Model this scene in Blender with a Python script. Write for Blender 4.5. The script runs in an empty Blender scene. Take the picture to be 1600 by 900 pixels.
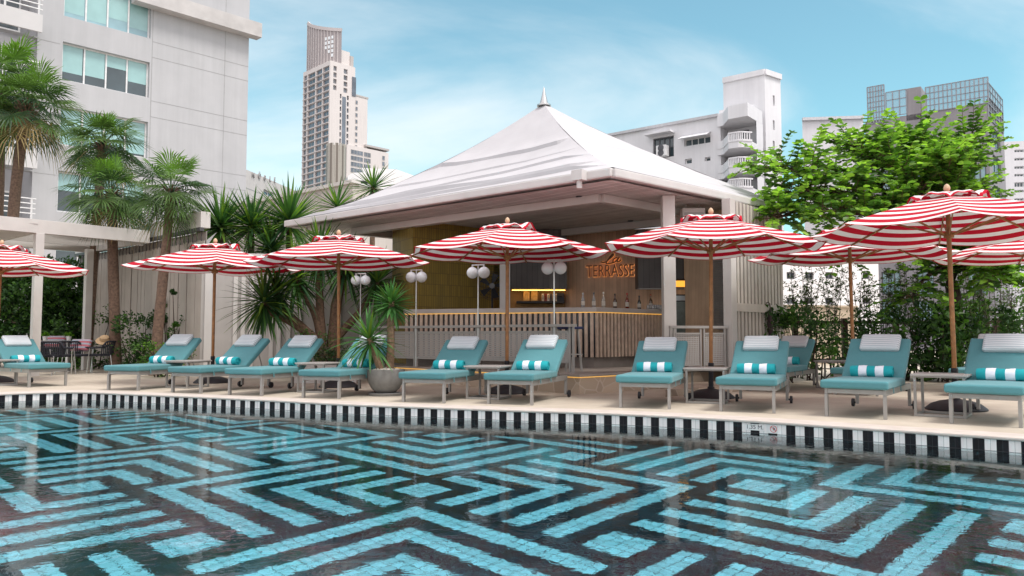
import bpy, bmesh, math, random
from mathutils import Vector, Matrix, Euler, noise
random.seed(7)
R = math.radians
sc = bpy.context.scene
COL = sc.collection

# ------------------------------------------------------------------ camera model
F, PITCH, CH = 1216.0, math.atan2(74, 1216), 0.9
cp, sp = math.cos(PITCH), math.sin(PITCH)

def ray(px, py):
    x, y = (px - 800) / F, (450 - py) / F
    return Vector((x, cp - y * sp, sp + y * cp))

def G(px, py, z=0.0):
    d = ray(px, py); t = (z - CH) / d.z
    return Vector((d.x * t, d.y * t, z))

def AT(px, py, Y):
    d = ray(px, py); t = Y / d.y
    return Vector((d.x * t, Y, CH + d.z * t))

def HIT(px, py, O, n):
    d = ray(px, py); c = Vector((0, 0, CH)); t = (O - c).dot(n) / d.dot(n)
    return c + d * t

# ------------------------------------------------------------------ materials
def _mat(name):
    m = bpy.data.materials.new(name); m.use_nodes = True
    nt = m.node_tree
    return m, nt, nt.nodes['Principled BSDF']

def N(nt, t, **kw):
    n = nt.nodes.new(t)
    for k, v in kw.items():
        if k.startswith('i_'):
            n.inputs[int(k[2:])].default_value = v
        else:
            setattr(n, k, v)
    return n

def mat(name, col, rough=0.6, metal=0.0, var=0.10, scale=6.0, bump=0.0, bscale=None, space='Object', spec=0.5, emit=None, estr=0, var2=0.0, streak=0.0):
    """plain surface with a little procedural mottling and grain"""
    m, nt, b = _mat(name)
    L = nt.links.new
    tc = N(nt, 'ShaderNodeTexCoord')
    nz = N(nt, 'ShaderNodeTexNoise'); nz.inputs['Scale'].default_value = scale; nz.inputs['Detail'].default_value = 5
    L(tc.outputs[space], nz.inputs['Vector'])
    mr = N(nt, 'ShaderNodeMapRange'); mr.inputs[3].default_value = 1 - var; mr.inputs[4].default_value = 1 + var
    mr.inputs[1].default_value = 0.3; mr.inputs[2].default_value = 0.7
    L(nz.outputs['Fac'], mr.inputs[0])
    mx = N(nt, 'ShaderNodeVectorMath', operation='SCALE'); mx.inputs[0].default_value = col[:3]
    L(mr.outputs[0], mx.inputs['Scale'])
    out = mx.outputs[0]
    if var2:
        n2 = N(nt, 'ShaderNodeTexNoise'); n2.inputs['Scale'].default_value = scale * 0.13; n2.inputs['Detail'].default_value = 3
        L(tc.outputs[space], n2.inputs['Vector'])
        m2 = N(nt, 'ShaderNodeMapRange'); m2.inputs[1].default_value = 0.3; m2.inputs[2].default_value = 0.7
        m2.inputs[3].default_value = 1 - var2; m2.inputs[4].default_value = 1 + var2
        L(n2.outputs['Fac'], m2.inputs[0])
        s2 = N(nt, 'ShaderNodeVectorMath', operation='SCALE'); L(out, s2.inputs[0]); L(m2.outputs[0], s2.inputs['Scale'])
        out = s2.outputs[0]
    if streak:
        mpp = N(nt, 'ShaderNodeMapping'); mpp.inputs['Scale'].default_value = (1.6, 1.6, .07); L(tc.outputs[space], mpp.inputs['Vector'])
        n3 = N(nt, 'ShaderNodeTexNoise'); n3.inputs['Scale'].default_value = 1.0; n3.inputs['Detail'].default_value = 6; n3.inputs['Roughness'].default_value = .7; L(mpp.outputs[0], n3.inputs['Vector'])
        m3 = N(nt, 'ShaderNodeMapRange'); m3.inputs[1].default_value = .35; m3.inputs[2].default_value = .75; m3.inputs[3].default_value = 1.03; m3.inputs[4].default_value = 1 - streak
        L(n3.outputs['Fac'], m3.inputs[0])
        s3 = N(nt, 'ShaderNodeVectorMath', operation='SCALE'); L(out, s3.inputs[0]); L(m3.outputs[0], s3.inputs['Scale']); out = s3.outputs[0]
    L(out, b.inputs['Base Color'])
    b.inputs['Roughness'].default_value = rough; b.inputs['Metallic'].default_value = metal
    b.inputs['Specular IOR Level'].default_value = spec
    if bump:
        bn = N(nt, 'ShaderNodeTexNoise'); bn.inputs['Scale'].default_value = bscale or scale * 8; bn.inputs['Detail'].default_value = 3
        L(tc.outputs[space], bn.inputs['Vector'])
        bp = N(nt, 'ShaderNodeBump'); bp.inputs['Strength'].default_value = bump; bp.inputs['Distance'].default_value = 0.01
        L(bn.outputs['Fac'], bp.inputs['Height']); L(bp.outputs[0], b.inputs['Normal'])
    if emit:
        b.inputs['Emission Color'].default_value = (*emit, 1); b.inputs['Emission Strength'].default_value = estr
    return m

def leafmat(name, col, trans=0.35, rough=0.45, var=0.3):
    m, nt, b = _mat(name); L = nt.links.new
    g = N(nt, 'ShaderNodeNewGeometry')
    mr = N(nt, 'ShaderNodeMapRange'); mr.inputs[3].default_value = 1 - var; mr.inputs[4].default_value = 1 + var
    L(g.outputs['Random Per Island'], mr.inputs[0])
    mx = N(nt, 'ShaderNodeVectorMath', operation='SCALE'); mx.inputs[0].default_value = col
    L(mr.outputs[0], mx.inputs['Scale']); L(mx.outputs[0], b.inputs['Base Color'])
    b.inputs['Roughness'].default_value = rough; b.inputs['Specular IOR Level'].default_value = 0.35
    tr = N(nt, 'ShaderNodeBsdfTranslucent')
    s2 = N(nt, 'ShaderNodeVectorMath', operation='MULTIPLY'); s2.inputs[1].default_value = (1.5, 1.7, 0.7)
    L(mx.outputs[0], s2.inputs[0]); L(s2.outputs[0], tr.inputs['Color'])
    ms = N(nt, 'ShaderNodeMixShader'); ms.inputs[0].default_value = trans
    L(b.outputs[0], ms.inputs[1]); L(tr.outputs[0], ms.inputs[2])
    L(ms.outputs[0], nt.nodes['Material Output'].inputs['Surface'])
    return m

def stripemat(name, ca, cb, period, duty, axis=1, rough=0.8, trans=0.0, pipe=0.0, coord='UV', wob=0.0, bump=0.0, bscale=300, shift=0.0):
    """two-colour stripes along one coordinate"""
    m, nt, b = _mat(name); L = nt.links.new
    tc = N(nt, 'ShaderNodeTexCoord'); sx = N(nt, 'ShaderNodeSeparateXYZ'); L(tc.outputs[coord], sx.inputs[0])
    src = sx.outputs[axis]
    if wob:
        nz = N(nt, 'ShaderNodeTexNoise'); nz.inputs['Scale'].default_value = 3.0; L(tc.outputs['Object'], nz.inputs['Vector'])
        ma = N(nt, 'ShaderNodeMath', operation='MULTIPLY_ADD'); ma.inputs[1].default_value = wob
        L(nz.outputs['Fac'], ma.inputs[0]); L(src, ma.inputs[2]); src = ma.outputs[0]
    sh = N(nt, 'ShaderNodeMath', operation='ADD'); sh.inputs[1].default_value = shift; L(src, sh.inputs[0])
    d = N(nt, 'ShaderNodeMath', operation='DIVIDE'); d.inputs[1].default_value = period; L(sh.outputs[0], d.inputs[0])
    fr = N(nt, 'ShaderNodeMath', operation='FRACT'); L(d.outputs[0], fr.inputs[0])
    lt = N(nt, 'ShaderNodeMath', operation='LESS_THAN'); lt.inputs[1].default_value = duty; L(fr.outputs[0], lt.inputs[0])
    fac = lt.outputs[0]
    if pipe:
        p = N(nt, 'ShaderNodeMath', operation='LESS_THAN'); p.inputs[1].default_value = pipe; L(src, p.inputs[0])
        mxm = N(nt, 'ShaderNodeMath', operation='MAXIMUM'); L(p.outputs[0], mxm.inputs[0]); L(fac, mxm.inputs[1]); fac = mxm.outputs[0]
    mx = N(nt, 'ShaderNodeMix', data_type='RGBA')
    mx.inputs[6].default_value = (*ca, 1); mx.inputs[7].default_value = (*cb, 1); L(fac, mx.inputs[0])
    nz2 = N(nt, 'ShaderNodeTexNoise'); nz2.inputs['Scale'].default_value = 2.2; nz2.inputs['Detail'].default_value = 5; L(tc.outputs['Object'], nz2.inputs['Vector'])
    mr = N(nt, 'ShaderNodeMapRange'); mr.inputs[1].default_value = .3; mr.inputs[2].default_value = .7; mr.inputs[3].default_value = .9; mr.inputs[4].default_value = 1.05
    L(nz2.outputs['Fac'], mr.inputs[0])
    vs = N(nt, 'ShaderNodeVectorMath', operation='SCALE'); L(mx.outputs[2], vs.inputs[0]); L(mr.outputs[0], vs.inputs['Scale'])
    L(vs.outputs[0], b.inputs['Base Color']); b.inputs['Roughness'].default_value = rough; b.inputs['Specular IOR Level'].default_value = .2
    if bump:
        bn = N(nt, 'ShaderNodeTexNoise'); bn.inputs['Scale'].default_value = bscale; L(tc.outputs['Object'], bn.inputs['Vector'])
        bp = N(nt, 'ShaderNodeBump'); bp.inputs['Strength'].default_value = bump; bp.inputs['Distance'].default_value = .004
        L(bn.outputs['Fac'], bp.inputs['Height']); L(bp.outputs[0], b.inputs['Normal'])
    if trans:
        tr = N(nt, 'ShaderNodeBsdfTranslucent'); L(vs.outputs[0], tr.inputs['Color'])
        ms = N(nt, 'ShaderNodeMixShader'); ms.inputs[0].default_value = trans
        L(b.outputs[0], ms.inputs[1]); L(tr.outputs[0], ms.inputs[2]); L(ms.outputs[0], nt.nodes['Material Output'].inputs['Surface'])
    return m

def fabric(name, col, weave=420, var=.06, rough=.85, seam=None):
    m, nt, b = _mat(name); L = nt.links.new
    tc = N(nt, 'ShaderNodeTexCoord')
    nz = N(nt, 'ShaderNodeTexNoise'); nz.inputs['Scale'].default_value = 5; nz.inputs['Detail'].default_value = 6; L(tc.outputs['Object'], nz.inputs['Vector'])
    fine = N(nt, 'ShaderNodeTexNoise'); fine.inputs['Scale'].default_value = weave; L(tc.outputs['Object'], fine.inputs['Vector'])
    ad = N(nt, 'ShaderNodeMath', operation='ADD'); L(nz.outputs['Fac'], ad.inputs[0]); L(fine.outputs['Fac'], ad.inputs[1])
    mr = N(nt, 'ShaderNodeMapRange'); mr.inputs[1].default_value = .6; mr.inputs[2].default_value = 1.4; mr.inputs[3].default_value = 1 - var; mr.inputs[4].default_value = 1 + var
    L(ad.outputs[0], mr.inputs[0])
    vs = N(nt, 'ShaderNodeVectorMath', operation='SCALE'); vs.inputs[0].default_value = col; L(mr.outputs[0], vs.inputs['Scale'])
    oi = N(nt, 'ShaderNodeObjectInfo'); mo = N(nt, 'ShaderNodeMapRange'); mo.inputs[3].default_value = .90; mo.inputs[4].default_value = 1.10; L(oi.outputs['Random'], mo.inputs[0])
    v2 = N(nt, 'ShaderNodeVectorMath', operation='SCALE'); L(vs.outputs[0], v2.inputs[0]); L(mo.outputs[0], v2.inputs['Scale'])
    L(v2.outputs[0], b.inputs['Base Color']); b.inputs['Roughness'].default_value = rough; b.inputs['Specular IOR Level'].default_value = .15
    b.inputs['Sheen Weight'].default_value = .15
    bp = N(nt, 'ShaderNodeBump'); bp.inputs['Strength'].default_value = .7; bp.inputs['Distance'].default_value = .014
    wr = N(nt, 'ShaderNodeTexNoise'); wr.inputs['Scale'].default_value = 7; wr.inputs['Detail'].default_value = 2; L(tc.outputs['Object'], wr.inputs['Vector'])
    L(wr.outputs['Fac'], bp.inputs['Height']); L(bp.outputs[0], b.inputs['Normal'])
    return m

M = {}
M['teal'] = fabric('teal_canvas', (.085, .238, .262))
M['metal'] = mat('grey_aluminium', (.30, .29, .275), .42, .25, .06, 9)
M['pillow'] = stripemat('pale_pinstripe', (.58, .62, .64), (.32, .39, .43), .036, .28, 1, .9, coord='UV', wob=.004)
M['towel'] = stripemat('towel_stripe', (.80, .83, .90), (.025, .36, .40), .184, .5, 0, .95, coord='UV', bump=.9, bscale=160)
M['black'] = mat('black_rubber', (.018, .019, .024), .55, 0, .2, 10)
M['umb'] = stripemat('red_white_canvas', (.76, .73, .72), (.45, .006, .024), .205, .55, 1, .85, trans=.16, pipe=.016, shift=.113)
M['teak'] = mat('teak', (.33, .15, .05), .5, 0, .25, 14)
M['finial'] = mat('pale_wood', (.55, .38, .24), .5, 0, .15, 20)
M['deck'] = None
M['white_post'] = mat('cream_paint', (.56, .54, .51), .5, 0, .04, 4, var2=.05)
M['roofcanvas'] = mat('roof_canvas', (.47, .462, .478), .8, 0, .035, 2.2, .06, 30, var2=.05)
M['gutter'] = mat('gutter_paint', (.58, .565, .55), .45, 0, .05, 4, var2=.05)
M['rail'] = mat('grey_rail', (.36, .35, .33), .5, .15, .05, 8)
M['globe'] = mat('globe_glass', (.88, .88, .9), .25, 0, .02, 5)
M['chrome'] = mat('brushed_steel', (.55, .55, .54), .3, .8, .05, 20)
M['pebble'] = mat('pebbles', (.62, .58, .52), .8, 0, .3, 60, .5, 80)
M['pot'] = mat('grey_pot', (.20, .195, .185), .75, 0, .15, 12, .2, 60)
M['bark'] = mat('bark', (.14, .085, .055), .9, 0, .4, 22, .9, 40)
M['bark2'] = mat('bark_tan', (.25, .16, .10), .9, 0, .35, 25, .9, 45)
M['palmtrunk'] = mat('palm_trunk', (.145, .092, .065), .9, 0, .35, 18, .9, 30)
M['darkbark'] = mat('dark_bark', (.045, .03, .022), .9, 0, .35, 22, .8, 40)
M['leafA'] = leafmat('leaf_mid', (.055, .13, .022))
M['leafB'] = leafmat('leaf_dark', (.025, .068, .018))
M['leafC'] = leafmat('leaf_bright', (.14, .30, .03), .45)
M['leafG'] = leafmat('leaf_grey', (.12, .135, .09), .3)
M['palmA'] = leafmat('palm_mid', (.075, .14, .035))
M['palmB'] = leafmat('palm_dark', (.035, .08, .032))
M['palmC'] = leafmat('palm_young', (.12, .23, .04), .4)
M['palmD'] = leafmat('palm_dry', (.30, .22, .11), .3)
M['swordA'] = leafmat('sword_mid', (.062, .15, .04), .3)
M['swordB'] = leafmat('sword_dark', (.03, .085, .033), .25)
M['swordC'] = leafmat('sword_bright', (.14, .24, .04), .35)
M['swordP'] = leafmat('sword_pot', (.07, .19, .055), .3)

# ------------------------------------------------------------------ mesh builder
class MB:
    def __init__(s):
        s.v = []; s.f = []; s.m = []; s.uv = {}
    def add(s, verts, faces, mi=0, uvs=None):
        o = len(s.v); s.v += [tuple(v) for v in verts]
        for k, f in enumerate(faces):
            if uvs: s.uv[len(s.f)] = uvs[k]
            s.f.append(tuple(i + o for i in f)); s.m.append(mi)
    def box(s, c, size, rot=None, mi=0):
        x, y, z = [a / 2 for a in size]
        vs = [Vector((sx * x, sy * y, sz * z)) for sx in (-1, 1) for sy in (-1, 1) for sz in (-1, 1)]
        if rot is not None: vs = [rot @ v for v in vs]
        c = Vector(c)
        s.add([c + v for v in vs], [(0, 1, 3, 2), (4, 6, 7, 5), (0, 4, 5, 1), (2, 3, 7, 6), (0, 2, 6, 4), (1, 5, 7, 3)], mi)
    def bar(s, a, b, w, h, mi=0, up=Vector((0, 0, 1))):
        """rectangular bar from a to b: w across, h along up"""
        a = Vector(a); b = Vector(b); d = (b - a).normalized()
        if abs(d.dot(up)) > .99: up = Vector((0, 1, 0))
        sx = d.cross(up).normalized() * (w / 2); uy = sx.cross(d).normalized() * (h / 2)
        vs = [p + i * sx + j * uy for p in (a, b) for i, j in ((-1, -1), (1, -1), (1, 1), (-1, 1))]
        s.add(vs, [(0, 1, 2, 3), (7, 6, 5, 4), (0, 4, 5, 1), (1, 5, 6, 2), (2, 6, 7, 3), (3, 7, 4, 0)], mi)
    def tube(s, pts, rad, n=8, mi=0, cap=True):
        pts = [Vector(p) for p in pts]
        if not isinstance(rad, (list, tuple)): rad = [rad] * len(pts)
        vs = []; fs = []
        px = None
        for i, p in enumerate(pts):
            d = (pts[min(i + 1, len(pts) - 1)] - pts[max(i - 1, 0)]).normalized()
            if px is None:
                px = d.orthogonal().normalized()
            px = (px - d * px.dot(d)).normalized(); py = d.cross(px)
            for k in range(n):
                a = 2 * math.pi * k / n
                vs.append(p + (px * math.cos(a) + py * math.sin(a)) * rad[i])
        for i in range(len(pts) - 1):
            for k in range(n):
                fs.append((i * n + k, i * n + (k + 1) % n, (i + 1) * n + (k + 1) % n, (i + 1) * n + k))
        if cap:
            fs.append(tuple(range(n - 1, -1, -1))); fs.append(tuple((len(pts) - 1) * n + k for k in range(n)))
        s.add(vs, fs, mi)
    def lathe(s, prof, c=(0, 0, 0), n=20, mi=0):
        c = Vector(c); vs = []; fs = []
        for r, z in prof:
            for k in range(n):
                a = 2 * math.pi * k / n
                vs.append(c + Vector((r * math.cos(a), r * math.sin(a), z)))
        for i in range(len(prof) - 1):
            for k in range(n):
                fs.append((i * n + k, i * n + (k + 1) % n, (i + 1) * n + (k + 1) % n, (i + 1) * n + k))
        fs.append(tuple(range(n - 1, -1, -1))); fs.append(tuple((len(prof) - 1) * n + k for k in range(n)))
        s.add(vs, fs, mi)
    def sphere(s, c, r, n=16, mi=0, sz=1.0):
        prof = [(max(1e-4, r * math.sin(math.pi * i / (n // 2))), -r * sz * math.cos(math.pi * i / (n // 2))) for i in range(n // 2 + 1)]
        s.lathe(prof, c, n, mi)
    def prism(s, poly, z0, z1, mi=0):
        n = len(poly)
        vs = [(p[0], p[1], z0) for p in poly] + [(p[0], p[1], z1) for p in poly]
        fs = [tuple(range(n - 1, -1, -1)), tuple(range(n, 2 * n))] + [(i, (i + 1) % n, n + (i + 1) % n, n + i) for i in range(n)]
        s.add(vs, fs, mi)
    def quad(s, a, b, c, d, mi=0, uv=None):
        s.add([a, b, c, d], [(0, 1, 2, 3)], mi, [uv] if uv else None)
    def build(s, name, mats, parent=None, smooth=False, bevel=0, world=False, angle=40):
        me = bpy.data.meshes.new(name)
        off = parent.location if (parent and world) else Vector((0, 0, 0))
        me.from_pydata([(v[0] - off.x, v[1] - off.y, v[2] - off.z) for v in s.v], [], s.f)
        if not isinstance(mats, (list, tuple)): mats = [mats]
        for m in mats: me.materials.append(m)
        if len(mats) > 1: me.polygons.foreach_set('material_index', s.m)
        if s.uv:
            ul = me.uv_layers.new(name='UVMap')
            for p in me.polygons:
                if p.index in s.uv:
                    for li, u in zip(p.loop_indices, s.uv[p.index]): ul.data[li].uv = u
        if bevel:
            bm = bmesh.new(); bm.from_mesh(me)
            bmesh.ops.recalc_face_normals(bm, faces=bm.faces)
            es = [e for e in bm.edges if len(e.link_faces) == 2 and e.calc_face_angle(0) > .5]
            bmesh.ops.bevel(bm, geom=es, offset=bevel, segments=2, profile=.6, affect='EDGES', clamp_overlap=True)
            bm.to_mesh(me); bm.free()
        if smooth:
            me.polygons.foreach_set('use_smooth', [True] * len(me.polygons))
            me.set_sharp_from_angle(angle=R(angle))
        me.update()
        o = bpy.data.objects.new(name, me); COL.objects.link(o)
        if parent: o.parent = parent
        return o

def tag(o, label=None, cat=None, group=None, kind=None):
    if label: o['label'] = label
    if cat: o['category'] = cat
    if group: o['group'] = group
    if kind: o['kind'] = kind
    return o

def thing(name, label, cat, loc=(0, 0, 0), rz=0.0, group=None):
    o = bpy.data.objects.new(name, None); COL.objects.link(o)
    o.location = loc; o.rotation_euler = (0, 0, rz); o.empty_display_size = .2
    return tag(o, label, cat, group)

def dup(root, loc, rz, label, parent=None):
    r = root.copy(); COL.objects.link(r)
    if parent is None:
        r.location = loc; r.rotation_euler = (0, 0, rz); r['label'] = label
    else:
        r.parent = parent
    for ch in list(root.children): dup(ch, None, None, None, r)
    return r

def rbox(mb, c, size, r, rot=None, mi=0, n=4, puff=0.0, uvscale=None):
    """soft rounded cushion: superellipse-edged box with slightly puffed faces"""
    sx, sy, sz = [a / 2 for a in size]
    bm = bmesh.new()
    nx, ny, nz = max(2, int(sx * 2 / .07)), max(2, int(sy * 2 / .07)), 3
    c = Vector(c); vs = []; fs = []; idx = {}
    def P(x, y, z):
        k = (round(x, 5), round(y, 5), round(z, 5))
        if k in idx: return idx[k]
        v = Vector((x * sx, y * sy, z * sz))
        q = Vector((max(-(sx - r), min(sx - r, v.x)), max(-(sy - r), min(sy - r, v.y)), max(-(sz - r), min(sz - r, v.z))))
        d = v - q
        if d.length > 1e-6: v = q + d.normalized() * r
        v.z += puff * (1 - x * x) * (1 - y * y) * (1 if z > 0 else -1) * (abs(z) > .9)
        if rot is not None: v = rot @ v
        idx[k] = len(vs); vs.append(c + v); return idx[k]
    def lin(n_, s_):
        a = [-1 + 2 * i / n_ for i in range(n_ + 1)]
        e = r / s_
        out = [-1, -1 + e * .3, -1 + e * .65, -1 + e] + [x for x in a if -1 + e < x < 1 - e] + [1 - e, 1 - e * .65, 1 - e * .3, 1]
        return sorted(set(round(x, 5) for x in out))
    X, Y, Z = lin(nx, sx), lin(ny, sy), lin(nz, sz)
    uvs = []
    def grid(A, B, fn, flip, uvf):
        for i in range(len(A) - 1):
            for j in range(len(B) - 1):
                q = [(A[i], B[j]), (A[i + 1], B[j]), (A[i + 1], B[j + 1]), (A[i], B[j + 1])]
                if flip: q = q[::-1]
                fs.append(tuple(fn(*t) for t in q)); uvs.append([uvf(*t) for t in q])
    for z in (1, -1): grid(X, Y, lambda a, b: P(a, b, z), z < 0, lambda a, b: (a * sx, b * sy))
    for y in (1, -1): grid(X, Z, lambda a, b: P(a, y, b), y > 0, lambda a, b: (a * sx, y * sy + y * b * sz))
    for x in (1, -1): grid(Y, Z, lambda a, b: P(x, a, b), x < 0, lambda a, b: (x * sx + b * sz, a * sy))
    bm.free()
    mb.add(vs, fs, mi, uvs)

# ------------------------------------------------------------------ ground, deck, pool
WZ, PD = -0.135, 1.35
edge_px = [(-330, 640), (-150, 624), (0, 615.2), (60, 612.8), (113, 611.8), (150, 612.6), (189, 614.4), (260, 617.2), (340, 620.6), (440, 625.4),
           (540, 630.6), (660, 635), (780, 639.2), (900, 643), (1000, 647), (1100, 652), (1210, 658.6), (1320, 666), (1430, 673), (1600, 684.5), (1750, 697), (1900, 711)]
E0 = [G(x, y) for x, y in edge_px]
_a, _b = (E0[0] - E0[1]).normalized(), (E0[-1] - E0[-2]).normalized()
E0 = [E0[0] + _a * 7] + E0 + [E0[-1] + _b * 2.5 + Vector((.5, 0, 0)), E0[-1] + _b * 4 + Vector((4.5, .6, 0)), E0[-1] + Vector((11, -1.2, 0))]
def catmull(P, k=6):
    out = []
    for i in range(len(P) - 1):
        p0, p1, p2, p3 = P[max(i - 1, 0)], P[i], P[i + 1], P[min(i + 2, len(P) - 1)]
        for j in range(k):
            t = j / k
            out.append(.5 * ((2 * p1) + (p2 - p0) * t + (2 * p0 - 5 * p1 + 4 * p2 - p3) * t * t + (3 * p1 - p0 - 3 * p2 + p3) * t ** 3))
    out.append(P[-1]); return out
EDGE = catmull(E0, 6)
EDGE = [Vector((p.x, p.y, 0)) for p in EDGE]

def resample(P, step):
    out = [P[0].copy()]; acc = 0; 
    for a, b in zip(P, P[1:]):
        L = (b - a).length; 
        if L < 1e-9: continue
        t = step - acc
        while t <= L:
            out.append(a + (b - a) * (t / L)); t += step
        acc = L - (t - step)
    return out

def deckmat():
    m, nt, b = _mat('deck_concrete'); L = nt.links.new
    tc = N(nt, 'ShaderNodeTexCoord')
    n1 = N(nt, 'ShaderNodeTexNoise'); n1.inputs['Scale'].default_value = .9; n1.inputs['Detail'].default_value = 8; n1.inputs['Roughness'].default_value = .65
    n2 = N(nt, 'ShaderNodeTexNoise'); n2.inputs['Scale'].default_value = 140; n2.inputs['Detail'].default_value = 2
    n3 = N(nt, 'ShaderNodeTexNoise'); n3.inputs['Scale'].default_value = 4; n3.inputs['Detail'].default_value = 6
    for n in (n1, n2, n3): L(tc.outputs['Object'], n.inputs['Vector'])
    cr = N(nt, 'ShaderNodeValToRGB')
    cr.color_ramp.elements[0].position = .3; cr.color_ramp.elements[0].color = (.43, .372, .295, 1)
    cr.color_ramp.elements[1].position = .7; cr.color_ramp.elements[1].color = (.58, .52, .43, 1)
    L(n1.outputs['Fac'], cr.inputs[0])
    a = N(nt, 'ShaderNodeMath', operation='ADD'); L(n2.outputs['Fac'], a.inputs[0]); L(n3.outputs['Fac'], a.inputs[1])
    mr = N(nt, 'ShaderNodeMapRange'); mr.inputs[1].default_value = .6; mr.inputs[2].default_value = 1.4; mr.inputs[3].default_value = .86; mr.inputs[4].default_value = 1.12
    L(a.outputs[0], mr.inputs[0])
    vs = N(nt, 'ShaderNodeVectorMath', operation='SCALE'); L(cr.outputs[0], vs.inputs[0]); L(mr.outputs[0], vs.inputs['Scale'])
    L(vs.outputs[0], b.inputs['Base Color']); b.inputs['Roughness'].default_value = .7; b.inputs['Specular IOR Level'].default_value = .3
    bp = N(nt, 'ShaderNodeBump'); bp.inputs['Strength'].default_value = .25; bp.inputs['Distance'].default_value = .003
    L(n2.outputs['Fac'], bp.inputs['Height']); L(bp.outputs[0], b.inputs['Normal'])
    return m
M['deck'] = deckmat()
M['coping'] = mat('coping_stone', (.55, .49, .44), .6, 0, .10, 5, .15, 120)

# inward normal of the pool edge (towards the camera side)
def enorm(i, P):
    d = (P[min(i + 1, len(P) - 1)] - P[max(i - 1, 0)]).normalized()
    return Vector((d.y, -d.x, 0))
mb = MB()
n = len(EDGE)
back = []
for i, p in enumerate(EDGE):
    q = p - enorm(i, EDGE) * .30; back.append(q)
for i in range(n - 1):
    a, b = back[i], back[i + 1]
    c, d = Vector((b.x * 3.0, 45, 0)), Vector((a.x * 3.0, 45, 0))
    mb.quad(a, b, c, d)
tag(mb.build('deck', M['deck']), kind='structure')
# coping: rounded nosing, top 4 mm proud of the deck
mb = MB()
prof = [(-.302, -.02), (-.302, .004), (.012, .004), (.022, -.002), (.024, -.012), (.022, -.024), (.012, -.030), (-.05, -.030)]
rows = []
for i, p in enumerate(EDGE):
    nn = enorm(i, EDGE); rows.append([p + nn * a + Vector((0, 0, z)) for a, z in prof])
for i in range(n - 1):
    for k in range(len(prof) - 1):
        mb.quad(rows[i][k], rows[i + 1][k], rows[i + 1][k + 1], rows[i][k + 1])
tag(mb.build('pool_coping', M['coping'], smooth=True, angle=50), kind='structure')

def tilemat(name, col, rough=.15, var=.15, grout=(.05, .06, .07), gw=.03, spec=.5):
    m, nt, b = _mat(name); L = nt.links.new
    tc = N(nt, 'ShaderNodeTexCoord'); sx = N(nt, 'ShaderNodeSeparateXYZ'); L(tc.outputs['UV'], sx.inputs[0])
    fac = None
    for ax in (0, 1):
        f = N(nt, 'ShaderNodeMath', operation='FRACT'); L(sx.outputs[ax], f.inputs[0])
        s = N(nt, 'ShaderNodeMath', operation='SUBTRACT'); s.inputs[1].default_value = .5; L(f.outputs[0], s.inputs[0])
        ab = N(nt, 'ShaderNodeMath', operation='ABSOLUTE'); L(s.outputs[0], ab.inputs[0])
        gt = N(nt, 'ShaderNodeMath', operation='GREATER_THAN'); gt.inputs[1].default_value = .5 - gw; L(ab.outputs[0], gt.inputs[0])
        if fac is None: fac = gt.outputs[0]
        else:
            mxm = N(nt, 'ShaderNodeMath', operation='MAXIMUM'); L(fac, mxm.inputs[0]); L(gt.outputs[0], mxm.inputs[1]); fac = mxm.outputs[0]
    fl = N(nt, 'ShaderNodeVectorMath', operation='FLOOR'); L(tc.outputs['UV'], fl.inputs[0])
    wn = N(nt, 'ShaderNodeTexWhiteNoise', noise_dimensions='3D'); L(fl.outputs[0], wn.inputs['Vector'])
    mr = N(nt, 'ShaderNodeMapRange'); mr.inputs[3].default_value = 1 - var; mr.inputs[4].default_value = 1 + var; L(wn.outputs['Value'], mr.inputs[0])
    vs = N(nt, 'ShaderNodeVectorMath', operation='SCALE'); vs.inputs[0].default_value = col; L(mr.outputs[0], vs.inputs['Scale'])
    mx = N(nt, 'ShaderNodeMix', data_type='RGBA'); L(fac, mx.inputs[0]); L(vs.outputs[0], mx.inputs[6]); mx.inputs[7].default_value = (*grout, 1)
    L(mx.outputs[2], b.inputs['Base Color']); b.inputs['Roughness'].default_value = rough; b.inputs['Specular IOR Level'].default_value = spec
    return m
M['tile_w'] = tilemat('white_tile', (.80, .77, .75), .2, .05, (.25, .25, .25))
M['tile_k'] = tilemat('black_tile', (.008, .008, .011), .25, .3, (.035, .035, .038), .03, .2)
M['tile_t'] = tilemat('turquoise_tile', (.20, .62, .76), .3, .13, (.05, .19, .25), .05)
M['tile_d'] = tilemat('midnight_tile', (.002, .024, .038), .3, .6, (.008, .030, .040), .03)

# pool wall: vertical tile strips
SW = .0465
S = resample(EDGE, SW)
mb = MB()
for i in range(len(S) - 1):
    a, b = S[i], S[i + 1]
    white = (i // 2) % 2 == 0
    mi = 0 if white else 1
    zt, zw = -.0305, WZ - .13
    u0, u1 = i, i + 1
    rows_ = [(zt, WZ + .035), (WZ + .035, WZ - .05), (WZ - .05, zw)] if white else [(zt, zw)]
    hgt = .135
    for (z1, z0) in [(zt, zw)]:
        mb.quad((a.x, a.y, z0), (b.x, b.y, z0), (b.x, b.y, z1), (a.x, a.y, z1), mi,
                [(u0, z0 / hgt), (u1, z0 / hgt), (u1, z1 / hgt), (u0, z1 / hgt)])
    mb.quad((a.x, a.y, WZ - PD), (b.x, b.y, WZ - PD), (b.x, b.y, zw), (a.x, a.y, zw), 1,
            [(u0, -9), (u1, -9), (u1, -2), (u0, -2)])
tag(mb.build('pool_wall', [M['tile_w'], M['tile_k']]), kind='structure')

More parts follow.
